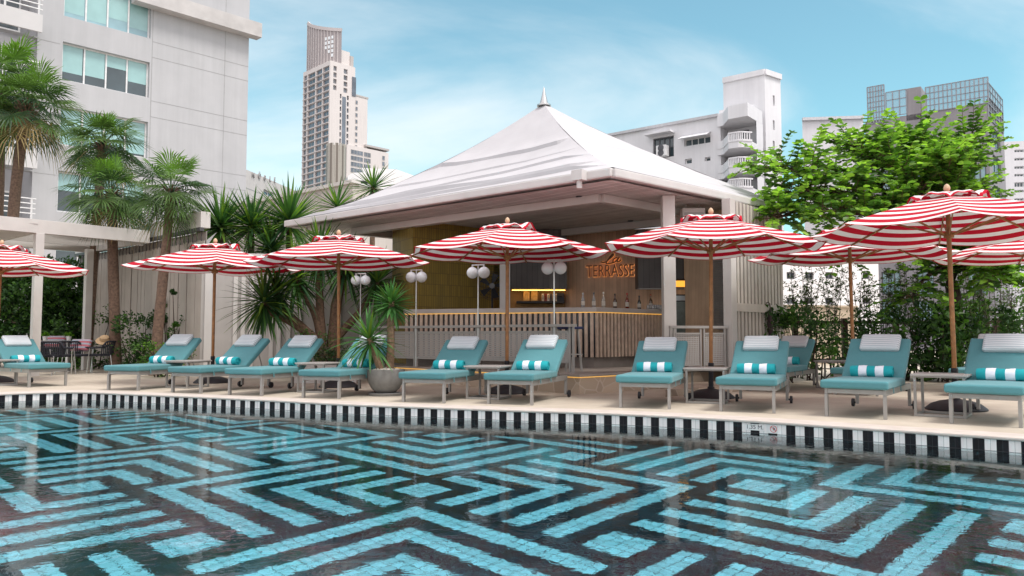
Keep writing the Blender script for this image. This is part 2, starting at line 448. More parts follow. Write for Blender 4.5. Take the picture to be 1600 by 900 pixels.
# pool floor mosaic: nested chevrons on a 22-unit repeat, every tile half a unit
UNIT, PO, PR = .1860, Vector((-.763, 6.758)), .816
e1 = Vector((math.cos(PR), math.sin(PR))); e2 = Vector((math.cos(PR - math.pi / 2), math.sin(PR - math.pi / 2)))
def w22(x): return (x + 11) % 22 - 11
def turq(u, v):
    a, b = w22(u), w22(v)
    ok = lambda p: int(math.floor(max(p, 0))) % 2 == 0
    if -9 <= a <= 1 and -9 <= b <= 1 and ok(-min(a, b)): return True
    if -1 <= a <= 9 and -1 <= b <= 9 and ok(max(a, b)): return True
    c, d = w22(u - 11), w22(v + 11)
    if -9 <= c <= 1 and -1 <= d <= 9 and ok(max(-c, d)): return True
    if -1 <= c <= 9 and -9 <= d <= 1 and ok(max(c, -d)): return True
    for (x, y) in ((w22(u - 11), w22(v)), (w22(u), w22(v - 11))):
        if abs(x) < 1 and abs(y) < 1: return True
    return False
mb = MB()
H = .5
zf = WZ - PD
for i in range(-150, 150):
    for j in range(-150, 150):
        u, v = i * H, j * H
        c = PO + (e1 * (u + .25) + e2 * (v + .25)) * UNIT
        if c.x < -12 or c.x > 12.5 or c.y < .6 or c.y > 13.2: continue
        P4 = [PO + (e1 * x + e2 * y) * UNIT for x, y in ((u, v), (u, v + H), (u + H, v + H), (u + H, v))]
        mb.quad(*[(p.x, p.y, zf) for p in P4], 0 if turq(u + .25, v + .25) else 1, [(i, j), (i, j + 1), (i + 1, j + 1), (i + 1, j)])
tag(mb.build('pool_floor', [M['tile_t'], M['tile_d']]), kind='structure')
# rest of the pool basin and the near deck, out of frame
mb = MB()
mb.box((0, 1.5, zf - .25), (46, 30, .3))
mb.quad((-14, -1.2, zf), (-14, -1.2, -.03), (22, -1.2, -.03), (22, -1.2, zf))
tag(mb.build('pool_basin', M['tile_k']), kind='structure')
mb = MB(); mb.box((0, -9.2, -.02), (60, 16, .04))
tag(mb.build('near_deck', M['deck']), kind='structure')

def watermat():
    m, nt, b = _mat('pool_water'); L = nt.links.new
    nt.nodes.remove(b)
    g = N(nt, 'ShaderNodeBsdfGlass'); g.inputs['IOR'].default_value = 1.333; g.inputs['Roughness'].default_value = 0
    g.inputs['Color'].default_value = (.93, 1, 1, 1)
    tc = N(nt, 'ShaderNodeTexCoord')
    mp = N(nt, 'ShaderNodeMapping'); mp.inputs['Scale'].default_value = (1.0, 1.0, 1); L(tc.outputs['Object'], mp.inputs['Vector'])
    n1 = N(nt, 'ShaderNodeTexNoise'); n1.inputs['Scale'].default_value = 12; n1.inputs['Detail'].default_value = 3; n1.inputs['Distortion'].default_value = .6
    n2 = N(nt, 'ShaderNodeTexNoise'); n2.inputs['Scale'].default_value = 1.3; n2.inputs['Detail'].default_value = 2
    n3 = N(nt, 'ShaderNodeTexNoise'); n3.inputs['Scale'].default_value = .55; n3.inputs['Detail'].default_value = 2
    for q in (n1, n2, n3): L(mp.outputs[0], q.inputs['Vector'])
    mr = N(nt, 'ShaderNodeMapRange'); mr.inputs[1].default_value = .35; mr.inputs[2].default_value = .65; mr.inputs[3].default_value = .25; mr.inputs[4].default_value = 1.0
    L(n3.outputs['Fac'], mr.inputs[0])
    mu = N(nt, 'ShaderNodeMath', operation='MULTIPLY'); L(n1.outputs['Fac'], mu.inputs[0]); L(mr.outputs[0], mu.inputs[1])
    ad = N(nt, 'ShaderNodeMath', operation='MULTIPLY_ADD'); ad.inputs[1].default_value = 2.0; L(n2.outputs['Fac'], ad.inputs[0]); L(mu.outputs[0], ad.inputs[2])
    bp = N(nt, 'ShaderNodeBump'); bp.inputs['Strength'].default_value = 1.0; bp.inputs['Distance'].default_value = .0026
    L(ad.outputs[0], bp.inputs['Height']); L(bp.outputs[0], g.inputs['Normal'])
    L(g.outputs[0], nt.nodes['Material Output'].inputs['Surface'])
    return m
mb = MB()
poly = [(p.x, p.y, WZ) for p in EDGE]
for i in range(n - 1):
    a, b = poly[i], poly[i + 1]
    mb.quad((a[0], -1.2, WZ), (b[0], -1.2, WZ), b, a)
tag(mb.build('pool_water', watermat()), kind='structure')

mb = MB(); mb.quad((-1500, -200, -2.2), (1500, -200, -2.2), (1500, 2500, -2.2), (-1500, 2500, -2.2))
tag(mb.build('ground', mat('city_ground', (.16, .155, .15), .9, 0, .2, .05)), kind='structure')

# ------------------------------------------------------------------ sun loungers
def make_lounger():
    root = thing('sun_lounger', '', 'sun lounger', group='turquoise sun loungers round the pool')
    f = MB()
    for sx in (-1, 1): f.bar((sx * .30, -.76, .282), (sx * .30, .78, .282), .032, .068)
    for y in (-.74, -.1, .765): f.bar((-.284, y, .285), (.284, y, .285), .035, .05)
    for k in range(6): f.bar((-.284, -.62 + k * .09, .305), (.284, -.62 + k * .09, .305), .05, .012)
    f.build('frame', M['metal'], root, bevel=.003)
    for sx in (-1, 1):
        l = MB(); l.bar((sx * .30, -.745, .0), (sx * .30, -.745, .248), .034, .048); l.build('leg', M['metal'], root, bevel=.003)
        l = MB(); l.bar((sx * .30, .745, .035), (sx * .30, .745, .248), .034, .048); l.build('leg', M['metal'], root, bevel=.003)
        w = MB()
        w.tube([(sx * .335, .745, .05), (sx * .365, .745, .05)], .05, 16); w.tube([(sx * .31, .745, .05), (sx * .37, .745, .05)], .012, 8)
        w.build('wheel', M['black'], root, smooth=True)
    c = MB(); rbox(c, (0, -.31, .362), (.70, 1.03, .092), .026, puff=.006)
    for y in (-.55, -.12): c.bar((-.352, y, .34), (-.352, y + .015, .27), .006, .02); c.bar((.352, y, .34), (.352, y + .015, .27), .006, .02)
    c.build('seat_cushion', M['teal'], root, smooth=True, angle=60)
    a = R(37.5); rot = Matrix.Rotation(a, 3, 'X'); hinge = Vector((0, .20, .345))
    bb = MB(); cen = hinge + rot @ Vector((0, .345, .046)); rbox(bb, cen, (.69, .71, .088), .026, rot, puff=.006)
    bb.build('backrest_cushion', M['teal'], root, smooth=True, angle=60)
    bf = MB()
    for sx in (-1, 1): bf.bar(hinge + rot @ Vector((sx * .26, 0, -.018)), hinge + rot @ Vector((sx * .26, .67, -.018)), .03, .03)
    bf.bar(hinge + rot @ Vector((-.26, .67, -.018)), hinge + rot @ Vector((.26, .67, -.018)), .03, .03)
    for sx in (-1, 1): bf.tube([hinge + rot @ Vector((sx * .22, .45, -.03)), (sx * .22, .68, .30)], .009, 6)
    bf.build('backrest_frame', M['metal'], root)
    pl = MB(); cen = hinge + rot @ Vector((.01, .59, .118)); rbox(pl, cen, (.45, .275, .078), .034, rot, puff=.012)
    po = pl.build('headrest_pillow', M['pillow'], root, smooth=True, angle=70)
    st = MB()
    for sx in (-1, 1): st.bar(hinge + rot @ Vector((sx * .12 - .02, .60, -.004)), hinge + rot @ Vector((sx * .12 - .02, .752, .0)), .02, .004)
    return root

def make_towel():
    mb = MB(); L_, r = .46, .068; nseg, nl = 28, 22
    vs = []; fs = []; uv = []
    for i in range(nl + 1):
        x = -L_ / 2 + L_ * i / nl
        for k in range(nseg):
            a = 2 * math.pi * k / nseg
            rr = r * (1 + .05 * math.sin(3 * a + i * .5) + .03 * math.sin(7 * a + 1.3 * i)) * (1 - .05 * (abs(2 * i / nl - 1) ** 6))
            if a < .5: rr *= 1 + .10 * (1 - a / .5)
            vs.append((x, rr * math.cos(a), r + .97 * rr * math.sin(a) - .002))
    for i in range(nl):
        x0, x1 = L_ * i / nl, L_ * (i + 1) / nl
        for k in range(nseg):
            fs.append((i * nseg + k, i * nseg + (k + 1) % nseg, (i + 1) * nseg + (k + 1) % nseg, (i + 1) * nseg + k)); uv.append([(x0, 0), (x0, 0), (x1, 0), (x1, 0)])
    mb.add(vs, fs, 0, uv)
    for e in (0, nl):   # rolled ends: spiral terraces
        x = -L_ / 2 + L_ * e / nl; sgn = -1 if e == 0 else 1
        ring = [Vector(vs[e * nseg + k]) for k in range(nseg)]; c = Vector((x, 0, r))
        prev = ring
        for q, s_ in enumerate((.78, .76, .5, .48, .22, .0)):
            off = sgn * (-.010 if q % 2 == 1 else 0.004)
            cur = [c + (p - c) * max(s_, .01) + Vector((off, 0, 0)) for p in ring]
            for k in range(nseg):
                mb.add([prev[k], prev[(k + 1) % nseg], cur[(k + 1) % nseg], cur[k]], [(0, 1, 2, 3)], 0, [[(.05, 0)] * 4])
            prev = cur
    return mb

LOUNG = [  # front-left foot px, front-right foot px, heading, label of lounger, label of towel (None = hidden)
    ((41.9, 604.8), (106.2, 603.4), -54, 'turquoise lounger angled the other way beside the pergola post, far left end of the pool', 'rolled striped towel on the lounger beside the pergola post'),
    ((167.4, 609.4), (218.4, 610.4), 17, 'turquoise lounger with its long cushion seen from the side, first right of the pergola', 'rolled striped towel on the lounger just right of the pergola'),
    ((266.7, 612.8), (317.5, 615.3), 25, 'turquoise lounger standing right beside the pole of the umbrella in front of the curtain fence', 'rolled striped towel with a loose end on the lounger beside the fence umbrella pole'),
    ((356.1, 616.7), (412, 619.3), 22, 'turquoise lounger in front of the branching dracaena, left of its side table', 'rolled striped towel on the lounger in front of the branching dracaena'),
    ((472, 621.6), (532.2, 623.7), 21, 'turquoise lounger half hidden behind the potted yucca', 'rolled striped towel seen behind the leaves of the potted yucca'),
    ((628.7, 628.3), (695.8, 630), 20, 'turquoise lounger immediately right of the grey plant pot, before the bar railing', 'rolled striped towel on the lounger immediately right of the plant pot'),
    ((761, 631.5), (833.6, 632.9), 21, 'turquoise lounger with side rail and rear wheel showing, in front of the bar corner', 'rolled striped towel on the lounger in front of the bar corner'),
    ((966.7, 637.3), (1049, 639.3), 20, 'turquoise lounger in front of the white column of the pavilion', 'rolled striped towel on the lounger in front of the white pavilion column'),
    ((1123.9, 642.6), (1212.5, 645.9), 25, 'turquoise lounger seen head on before the white batten wall, above the depth marker', 'rolled striped towel on the lounger seen head on above the depth marker'),
    ((1292.3, 650.4), (1383.3, 655.5), 36, 'turquoise front row lounger with a second lounger poking out behind it on the right', 'rolled striped towel on the front lounger left of the tilted right pole'),
    ((1485.7, 662.1), (1596.6, 668.1), 40, 'turquoise front row lounger cut by the right edge of the photo, nearest of all', 'rolled striped towel on the nearest lounger at the right edge'),
    ((1173.1, 611.2), (1231.3, 613), 36, 'turquoise back row lounger beside the hedge, left of the rear side table', 'rolled striped towel on the back row lounger left of the rear side table'),
    ((1305, 616.2), (1371, 619.4), 40, 'turquoise back row lounger, only its foot end showing right of the rear side table', None),
    ((1492, 618.5), (1562, 622), 42, 'turquoise back row lounger before the dark shrubs, behind the nearest lounger', 'rolled striped towel on the back row lounger before the dark shrubs'),
]
proto = make_lounger(); tproto = None
for i, (a, b, hd, lab, tl) in enumerate(LOUNG):
    A, B = G(*a), G(*b); mid = (A + B) / 2; L_ = Vector((math.sin(R(hd)), math.cos(R(hd)), 0))
    c = mid + L_ * .745; rz = -R(hd)
    if i == 0: proto.location = c; proto.rotation_euler = (0, 0, rz); proto['label'] = lab
    else:
        lo = dup(proto, c, rz, lab); da = R((0, 2.5, 2, 2, 1, -.5, .5, -1, -.8, 2.6, 3.0, 1, 1, 2)[i] + random.uniform(-.6, .6)); hg = Vector((0, .20, .345))
        for chd in lo.children:
            if chd.name.split('.')[0] in ('backrest_cushion', 'backrest_frame', 'headrest_pillow'):
                e = da; chd.rotation_euler.x = e; chd.location = hg - Matrix.Rotation(e, 3, 'X') @ hg
                if chd.name.startswith('headrest'):
                    bk_ = Matrix.Rotation(R(37.5) + e, 3, 'X'); chd.location += bk_ @ Vector((random.uniform(-.035, .035), random.uniform(-.03, .025), .002))
    if tl:
        tp = c + L_ * (.135) + Vector((0, 0, .408)) + Vector((L_.y, -L_.x, 0)) * random.uniform(-.04, .03)
        if tproto is None:
            tproto = make_towel().build('rolled_towel', M['towel'], smooth=True, angle=50); t = tproto
        else:
            t = tproto.copy(); COL.objects.link(t)
        t.location = tp; t.rotation_euler = (0, 0, rz + random.uniform(-.06, .06)); tag(t, tl, 'towel', 'rolled striped towels on the loungers')

# ------------------------------------------------------------------ side tables
def make_table():
    root = thing('side_table', '', 'side table', group='grey side tables between the loungers')
    t = MB(); t.box((0, 0, .459), (.56, .54, .022)); t.box((0, 0, .440), (.52, .50, .016)); t.build('table_top', mat('table_top_grey', (.36, .34, .32), .5, 0, .1, 8), root, bevel=.004)
    for sx in (-1, 1):
        for sy in (-1, 1):
            l = MB(); l.bar((sx * .24, sy * .23, 0), (sx * .24, sy * .23, .432), .028, .028); l.build('leg', M['metal'], root, bevel=.002)
    r = MB()
    for sy in (-1, 1): r.bar((-.226, sy * .23, .015), (.226, sy * .23, .015), .026, .026)
    for sx in (-1, 1): r.bar((sx * .24, -.216, .015), (sx * .24, .216, .015), .026, .026)
    r.build('base_rail', M['metal'], root, bevel=.002)
    return root
TABS = [((0, 602), -36, 'grey square side table cut by the left edge of the photo'),
        ((293, 605.3), 25, 'grey side table left of the umbrella pole before the curtain fence'),
        ((499, 612.3), 22, 'grey side table between two loungers before the branching dracaena'),
        ((764, 622.3), 21, 'grey side table beside the umbrella pole before the bar railing'),
        ((1106, 628.7), 22, 'grey side table around the umbrella pole above the depth marker'),
        ((1474, 649.5), 37, 'grey side table nearest the camera, beside the large umbrella base on the right'),
        ((1306, 606), 38, 'grey side table in the back row before the hedge')]
tp = make_table()
for i, (p, hd, lab) in enumerate(TABS):
    if i == 0: tp.location = G(*p); tp.rotation_euler = (0, 0, -R(hd)); tp['label'] = lab
    else: dup(tp, G(*p), -R(hd), lab)

# ------------------------------------------------------------------ striped umbrellas
UR, UH, ZA = 1.62, 2.21, 2.66
def make_umbrella(seed):
    rnd = random.Random(seed)
    root = thing('striped_umbrella', '', 'umbrella', group='red and white striped pool umbrellas')
    b = MB(); b.lathe([(.01, .0), (.335, .0), (.34, .015), (.325, .03), (.27, .075), (.18, .108), (.07, .128), (.05, .135), (.05, .16)], n=28); b.build('base', M['black'], root, smooth=True)
    sl = MB(); sl.lathe([(.036, .12), (.036, .44), (.04, .445), (.04, .50), (.034, .505)], n=14); sl.build('base_tube', M['black'], root, smooth=True)
    p = MB(); p.tube([(0, 0, .42), (0, 0, ZA - .03)], .0275, 14); p.build('pole', M['teak'], root, smooth=True)
    hb = MB(); hb.lathe([(.03, 2.09), (.058, 2.095), (.058, 2.16), (.03, 2.17)], n=16); hb.build('hub', M['teak'], root, smooth=True)
    hb = MB(); hb.lathe([(.03, 2.52), (.065, 2.525), (.065, 2.575), (.03, 2.58)], n=16); hb.build('crown_hub', M['teak'], root, smooth=True)
    fi = MB(); fi.lathe([(.012, ZA - .02), (.025, ZA + .01), (.038, ZA + .035), (.038, ZA + .058), (.026, ZA + .088), (.007, ZA + .103)], n=14); fi.build('finial', M['finial'], root, smooth=True)
    c = MB(); nt_, ns = 12, 10; ap = math.cos(math.pi / 8)
    def pt(th0, th1, t, s, wob):
        c0 = Vector((math.cos(th0), math.sin(th0), 0)); c1 = Vector((math.cos(th1), math.sin(th1), 0))
        k = (s + 1) / 2; h = c0 * (1 - k) + c1 * k; r = t * UR
        z = ZA - (ZA - UH) * (t ** 1.06) - .015
        bow = 1 - s * s
        z -= bow * (.032 * t * t + .026 * t ** 5) + wob * bow * t * t * .018
        h = h * r * (1 - .018 * bow * t)
        return Vector((h.x, h.y, z))
    wobs = [rnd.uniform(-1, 1.2) for _ in range(8)]
    T0 = .17
    for k in range(8):
        a0, a1 = 2 * math.pi * k / 8, 2 * math.pi * (k + 1) / 8
        g = [[pt(a0, a1, T0 + (1 - T0) * i / nt_, -1 + 2 * j / ns, wobs[k]) for j in range(ns + 1)] for i in range(nt_ + 1)]
        for i in range(nt_):
            v0, v1 = (1 - (T0 + (1 - T0) * i / nt_)) * UR * ap, (1 - (T0 + (1 - T0) * (i + 1) / nt_)) * UR * ap
            for j in range(ns):
                c.quad(g[i][j], g[i + 1][j], g[i + 1][j + 1], g[i][j + 1], 0, [(0, v0), (0, v1), (1, v1), (1, v0)])
    c.build('canopy', M['umb'], root, smooth=True, angle=25)
    vt = MB(); VR = .47
    for k in range(8):
        a0, a1 = 2 * math.pi * k / 8, 2 * math.pi * (k + 1) / 8
        lift = .06 + rnd.uniform(.0, .05)
        def vp(t, s):
            c0 = Vector((math.cos(a0), math.sin(a0), 0)); c1 = Vector((math.cos(a1), math.sin(a1), 0)); kk = (s + 1) / 2
            h = (c0 * (1 - kk) + c1 * kk) * VR * t
            bow = (1 - s * s)
            z = ZA + .012 - .115 * t ** 1.25 + bow * lift * t ** 3 * (1 + .35 * math.sin(s * 4 + k)) - .05 * (max(0, t - .86) / .14) * (1 - .25 * bow)
            return Vector((h.x, h.y, z))
        ts = [0.02, .25, .5, .7, .86, .93, 1.0]
        for i in range(len(ts) - 1):
            for j in range(8):
                s0, s1 = -1 + j / 4, -1 + (j + 1) / 4
                v0, v1 = (1 - ts[i]) * VR * ap, (1 - ts[i + 1]) * VR * ap
                vt.quad(vp(ts[i], s0), vp(ts[i + 1], s0), vp(ts[i + 1], s1), vp(ts[i], s1), 0, [(0, v0 - .02), (0, v1 - .02), (1, v1 - .02), (1, v0 - .02)])
    vt.build('vent_cap', M['umb'], root, smooth=True, angle=25)
    for k in range(8):
        a = 2 * math.pi * k / 8; d = Vector((math.cos(a), math.sin(a), 0))
        def rp(t): return d * t * UR + Vector((0, 0, ZA - (ZA - UH) * (t ** 1.06) - .034))
        r = MB()
        for t0, t1 in ((.04, .35), (.35, .7), (.7, .985)): r.bar(rp(t0), rp(t1), .016, .022)
        rb = r.build('rib', M['teak'], root)
        s_ = MB(); s_.bar(d * .05 + Vector((0, 0, 2.13)), rp(.52) + Vector((0, 0, -.012)), .014, .02); s_.build('strut', M['teak'], rb)
    return root
UMB = [((-8, 597), None, 8, 'red striped umbrella cut by the left edge of the photo, by the pergola'),
       ((331.5, 598), None, 22.5, 'red striped umbrella in front of the beige curtain fence and spiky yuccas'),
       ((529, 604.6), None, 14, 'red striped umbrella in front of the branching dracaena tree'),
       ((792, 614.2), None, -12, 'red striped umbrella before the bar counter, left of the glowing sign'),
       ((1111, 621.5), None, 11, 'red striped umbrella beside the white pavilion column, right of the glowing sign'),
       ((1494, 640.5), None, 20, 'largest red striped umbrella, nearest on the right, with a tilted looking pole'),
       ((1330, None), 12.7, 22, 'red striped umbrella of the back row, canopy below the leafy tree'),
       ((1632, None), 12.6, 24, 'red striped umbrella of the back row cut by the right edge of the photo')]
for i, (p, Y, rot, lab) in enumerate(UMB):
    loc = G(*p) if Y is None else Vector(((p[0] - 800) / F * Y * 1.003, Y, 0))
    if i < 4: u = make_umbrella(i + 1); protoU = (protoU + [u]) if i else [u]; u.location = loc; u.rotation_euler = (0, 0, R(rot)); u['label'] = lab
    else: u = dup(protoU[i % 4], loc, R(rot), lab)
    u.rotation_euler = (R(random.uniform(-.8, .8)), R(random.uniform(-.8, .8)), R(rot))

# ------------------------------------------------------------------ bar pavilion
ZE = 3.45
C_, L_0, R_0 = G(957, 264, ZE), G(447, 346, ZE), G(1224, 323, ZE)
B_ = L_0 + R_0 - C_
cen = (L_0 + R_0) / 2
apex = AT(850, 161, cen.y)
pav = thing('bar_pavilion', 'open bar pavilion with a pointed white canvas roof and grey slatted ceiling', 'pavilion', (cen.x, cen.y, 0))
def bl(A, B, t): return A + (B - A) * t
CORN = [C_, R_0, B_, L_0]; EXP = [1.12, 1.0, 1.2, 1.34]
TIERS = ((.055, .09, .06), (.135, .105, -.055), (.25, .085, .06), (.38, .05, -.03), (.53, .11, -.10))
rows_t = sorted(set([i / 40 for i in range(41)] + [q for t_, _, _ in TIERS for q in (t_ - .0005, t_ + .0045, t_ + .012, t_ + .03)]))
def tilt(t):
    P_ = [(0, .0)] + [(a_, c_) for a_, _, c_ in TIERS] + [(.75, -.02), (1, 0)]
    for (x0, y0), (x1, y1_) in zip(P_, P_[1:]):
        if x0 <= t <= x1: f = (t - x0) / (x1 - x0); return y0 + (y1_ - y0) * f
    return 0
mb = MB(); NS = 48
for k in range(4):
    A, Bq = CORN[k], CORN[(k + 1) % 4]
    grid = []; amp = 1.0 if k == 3 else .22
    for t0_ in rows_t:
        row = []
        for j in range(NS + 1):
            s = j / NS; edge = min(s, 1 - s) * 2; ez = min(1, edge * 6)
            t = max(0, min(1, t0_ + tilt(t0_) * (s - .5) * ez * (amp if k == 3 else 0)))
            base = bl(A, Bq, s); p = bl(base, apex, t)
            ex = EXP[k] + (EXP[(k + 1) % 4] - EXP[k]) * s; prof = t ** ex * .93 + .07 * t ** 5
            z = ZE + .03 + (apex.z - ZE - .03) * prof
            sag = -.05 * math.sin(math.pi * min(1, t * 1.05)) * min(1, edge * 2.2)
            fold = 0
            for tt, am, _ in TIERS:
                x = t0_ - tt
                if 0 <= x < .13: fold = max(fold, am * min(1, x / .0045) * (1 - x / .13) ** 1.3 * ez * amp * (.7 + .5 * noise.noise(Vector((s * 3, tt * 20, k)))))
            nz_ = noise.noise(Vector((p.x * .8, p.y * .8, k * 3.1))) * .035 + noise.noise(Vector((s * 5 + k, t * 16, 2.0))) * .014
            row.append(Vector((p.x, p.y, z + sag + fold * (1 - .5 * t) + nz_ * min(1, t * 6) * (1 - t))))
        grid.append(row)
    for i in range(len(rows_t) - 1):
        for j in range(NS):
            mb.quad(grid[i][j], grid[i][j + 1], grid[i + 1][j + 1], grid[i + 1][j])
roof = mb.build('roof', M['roofcanvas'], pav, smooth=True, world=True, angle=28)
mb = MB(); mb.lathe([(.15, -.03), (.15, .0), (.09, .03), (.07, .11), (.04, .23), (.012, .37), (.004, .39)], (apex.x, apex.y, apex.z - .04), 18)
mb.build('roof_finial', M['chrome'], pav, smooth=True, world=True)
# gutter fascia
mb = MB()
for k in range(4):
    A, Bq = CORN[k], CORN[(k + 1) % 4]
    mb.bar(A + Vector((0, 0, -.06)), Bq + Vector((0, 0, -.05)), .12, .14)
mb.build('gutter', M['gutter'], pav, bevel=.025, world=True)
# slatted ceiling, slightly inset, and the ring beam
def inset(d):
    out = []
    for k in range(4):
        P, a, b = CORN[k], CORN[(k + 1) % 4], CORN[k - 1]
        out.append(P + (a - P).normalized() * d + (b - P).normalized() * d)
    return out
axL = (L_0 - C_).normalized(); axR = (R_0 - C_).normalized()
def slat(name, col, per, dirv, dark=.45, rough=.6):
    m, nt, b = _mat(name); L = nt.links.new
    tc = N(nt, 'ShaderNodeTexCoord'); dt = N(nt, 'ShaderNodeVectorMath', operation='DOT_PRODUCT'); dt.inputs[1].default_value = dirv
    L(tc.outputs['Object'], dt.inputs[0])
    d = N(nt, 'ShaderNodeMath', operation='DIVIDE'); d.inputs[1].default_value = per; L(dt.outputs['Value'], d.inputs[0])
    fr = N(nt, 'ShaderNodeMath', operation='FRACT'); L(d.outputs[0], fr.inputs[0])
    lt = N(nt, 'ShaderNodeMath', operation='LESS_THAN'); lt.inputs[1].default_value = .10; L(fr.outputs[0], lt.inputs[0])
    mx = N(nt, 'ShaderNodeMix', data_type='RGBA'); L(lt.outputs[0], mx.inputs[0]); mx.inputs[6].default_value = (*col, 1); mx.inputs[7].default_value = (*[c * dark for c in col], 1)
    fl = N(nt, 'ShaderNodeMath', operation='FLOOR'); L(d.outputs[0], fl.inputs[0])
    wn = N(nt, 'ShaderNodeTexWhiteNoise', noise_dimensions='1D'); L(fl.outputs[0], wn.inputs['W'])
    mr = N(nt, 'ShaderNodeMapRange'); mr.inputs[3].default_value = .86; mr.inputs[4].default_value = 1.12; L(wn.outputs['Value'], mr.inputs[0])
    nz = N(nt, 'ShaderNodeTexNoise'); nz.inputs['Scale'].default_value = 3; nz.inputs['Detail'].default_value = 6; L(tc.outputs['Object'], nz.inputs['Vector'])
    m2 = N(nt, 'ShaderNodeMapRange'); m2.inputs[1].default_value = .3; m2.inputs[2].default_value = .7; m2.inputs[3].default_value = .88; m2.inputs[4].default_value = 1.1; L(nz.outputs['Fac'], m2.inputs[0])
    mm = N(nt, 'ShaderNodeMath', operation='MULTIPLY'); L(mr.outputs[0], mm.inputs[0]); L(m2.outputs[0], mm.inputs[1])
    vs = N(nt, 'ShaderNodeVectorMath', operation='SCALE'); L(mx.outputs[2], vs.inputs[0]); L(mm.outputs[0], vs.inputs['Scale'])
    L(vs.outputs[0], b.inputs['Base Color']); b.inputs['Roughness'].default_value = rough
    bp = N(nt, 'ShaderNodeBump'); bp.inputs['Distance'].default_value = .01; bp.inputs['Strength'].default_value = .6; bp.invert = True
    L(lt.outputs[0], bp.inputs['Height']); L(bp.outputs[0], b.inputs['Normal'])
    return m
I1 = inset(.07); ZC = 3.30
mb = MB(); mb.quad(*[Vector((p.x, p.y, ZC)) for p in I1]); mb.quad(*[Vector((p.x, p.y, ZC + .03)) for p in I1])
mb.build('ceiling', slat('ceiling_slats', (.62, .60, .575), .10, tuple(axR)), pav, world=True)
I2 = inset(1.0)
for k in range(4):
    mb = MB(); A, Bq = I2[k], I2[(k + 1) % 4]
    mb.bar(Vector((A.x, A.y, ZC - .075)), Vector((Bq.x, Bq.y, ZC - .075)), .16, .14)
    mb.build('ceiling_beam', M['white_post'], pav, world=True, bevel=.006)
# ceiling spots
for (x, y) in ((905, 307), (965, 318), (690, 341), (760, 352), (985, 345)):
    p = G(x, y, ZC - .006); mb = MB(); mb.lathe([(.055, -.012), (.06, -.004), (.06, .004)], p, 14); mb.build('downlight', M['black'], pav, world=True)
# gutter outlets
for px, py in ((905, 275), (478, 349)):
    p = G(px, py, ZE - .05); mb = MB(); mb.box((p.x, p.y - .03, p.z), (.20, .16, .16), Matrix.Rotation(R(-40), 3, 'Z')); mb.tube([(p.x, p.y - .02, p.z - .08), (p.x, p.y - .02, p.z - .20)], .045, 10)
    mb.build('gutter_outlet', M['gutter'], pav, world=True)
# columns
def column(px, py, base=0.30, w=.20):
    p = G(px, py, ZC - .225) if py else None
    mb = MB(); mb.bar((p.x, p.y, base), (p.x, p.y, ZC - .226), w, w, up=axL); mb.build('column', M['white_post'], pav, world=True, bevel=.008); return p
c1 = AT(1043, 305, 13.3)
mb = MB(); mb.bar((c1.x, c1.y, .30), (c1.x, c1.y, ZC - .005), .21, .21, up=Vector((1, 0, 0))); mb.build('column', M['white_post'], pav, world=True, bevel=.008)
c2 = AT(789, 420, 16.6)
mb = MB(); mb.bar((c2.x, c2.y, .30), (c2.x, c2.y, ZC - .005), .22, .22, up=Vector((1, 0, 0))); mb.build('column', M['white_post'], pav, world=True, bevel=.008)
c3 = AT(521, 400, 17.3)

# platform with stone riser and lit edge
def stonemat():
    m, nt, b = _mat('flagstone'); L = nt.links.new
    tc = N(nt, 'ShaderNodeTexCoord')
    vo = N(nt, 'ShaderNodeTexVoronoi'); vo.feature = 'DISTANCE_TO_EDGE'; vo.inputs['Scale'].default_value = 2.6
    v2 = N(nt, 'ShaderNodeTexVoronoi'); v2.inputs['Scale'].default_value = 2.6
    for q in (vo, v2): L(tc.outputs['Object'], q.inputs['Vector'])
    sp_ = N(nt, 'ShaderNodeSeparateColor'); L(v2.outputs['Color'], sp_.inputs[0])
    mr = N(nt, 'ShaderNodeMapRange'); mr.inputs[3].default_value = .75; mr.inputs[4].default_value = 1.2; L(sp_.outputs[0], mr.inputs[0])
    vs = N(nt, 'ShaderNodeVectorMath', operation='SCALE'); vs.inputs[0].default_value = (.46, .37, .28); L(mr.outputs[0], vs.inputs['Scale'])
    lt = N(nt, 'ShaderNodeMath', operation='LESS_THAN'); lt.inputs[1].default_value = .02; L(vo.outputs['Distance'], lt.inputs[0])
    mx = N(nt, 'ShaderNodeMix', data_type='RGBA'); L(lt.outputs[0], mx.inputs[0]); L(vs.outputs[0], mx.inputs[6]); mx.inputs[7].default_value = (.55, .47, .38, 1)
    L(mx.outputs[2], b.inputs['Base Color']); b.inputs['Roughness'].default_value = .8
    return m
M['stone'] = stonemat()
PZ = .303
pf = [G(610, 570.5, PZ), G(905, 585, PZ), G(978, 581.5, PZ), G(1150, 574, PZ)]
deep = Vector((-.25, 6.5, 0))
poly = [pf[0], pf[1], pf[2], pf[3], pf[3] + Vector((1.2, 4, 0)), pf[0] + Vector((1.5, 5, 0))]
plat = thing('bar_platform', 'raised stone platform with a warm lit edge under the pavilion', 'platform', (pf[1].x, pf[1].y, 0))
mb = MB(); mb.prism([(p.x, p.y) for p in poly], .0, PZ - .055); mb.build('stone_riser', M['stone'], plat, world=True)
big = [p + (Vector((0, -.05, 0)) if i < 4 else Vector((0, 0, 0))) for i, p in enumerate(poly)]
mb = MB(); mb.prism([(p.x, p.y) for p in big], PZ - .04, PZ); mb.build('platform_slab', mat('platform_concrete', (.33, .29, .255), .7, 0, .1, 3, .1, 90), plat, world=True, bevel=.006)
M['led'] = mat('warm_led', (.9, .6, .2), .5, emit=(1.0, .52, .10), estr=.42)
mb = MB()
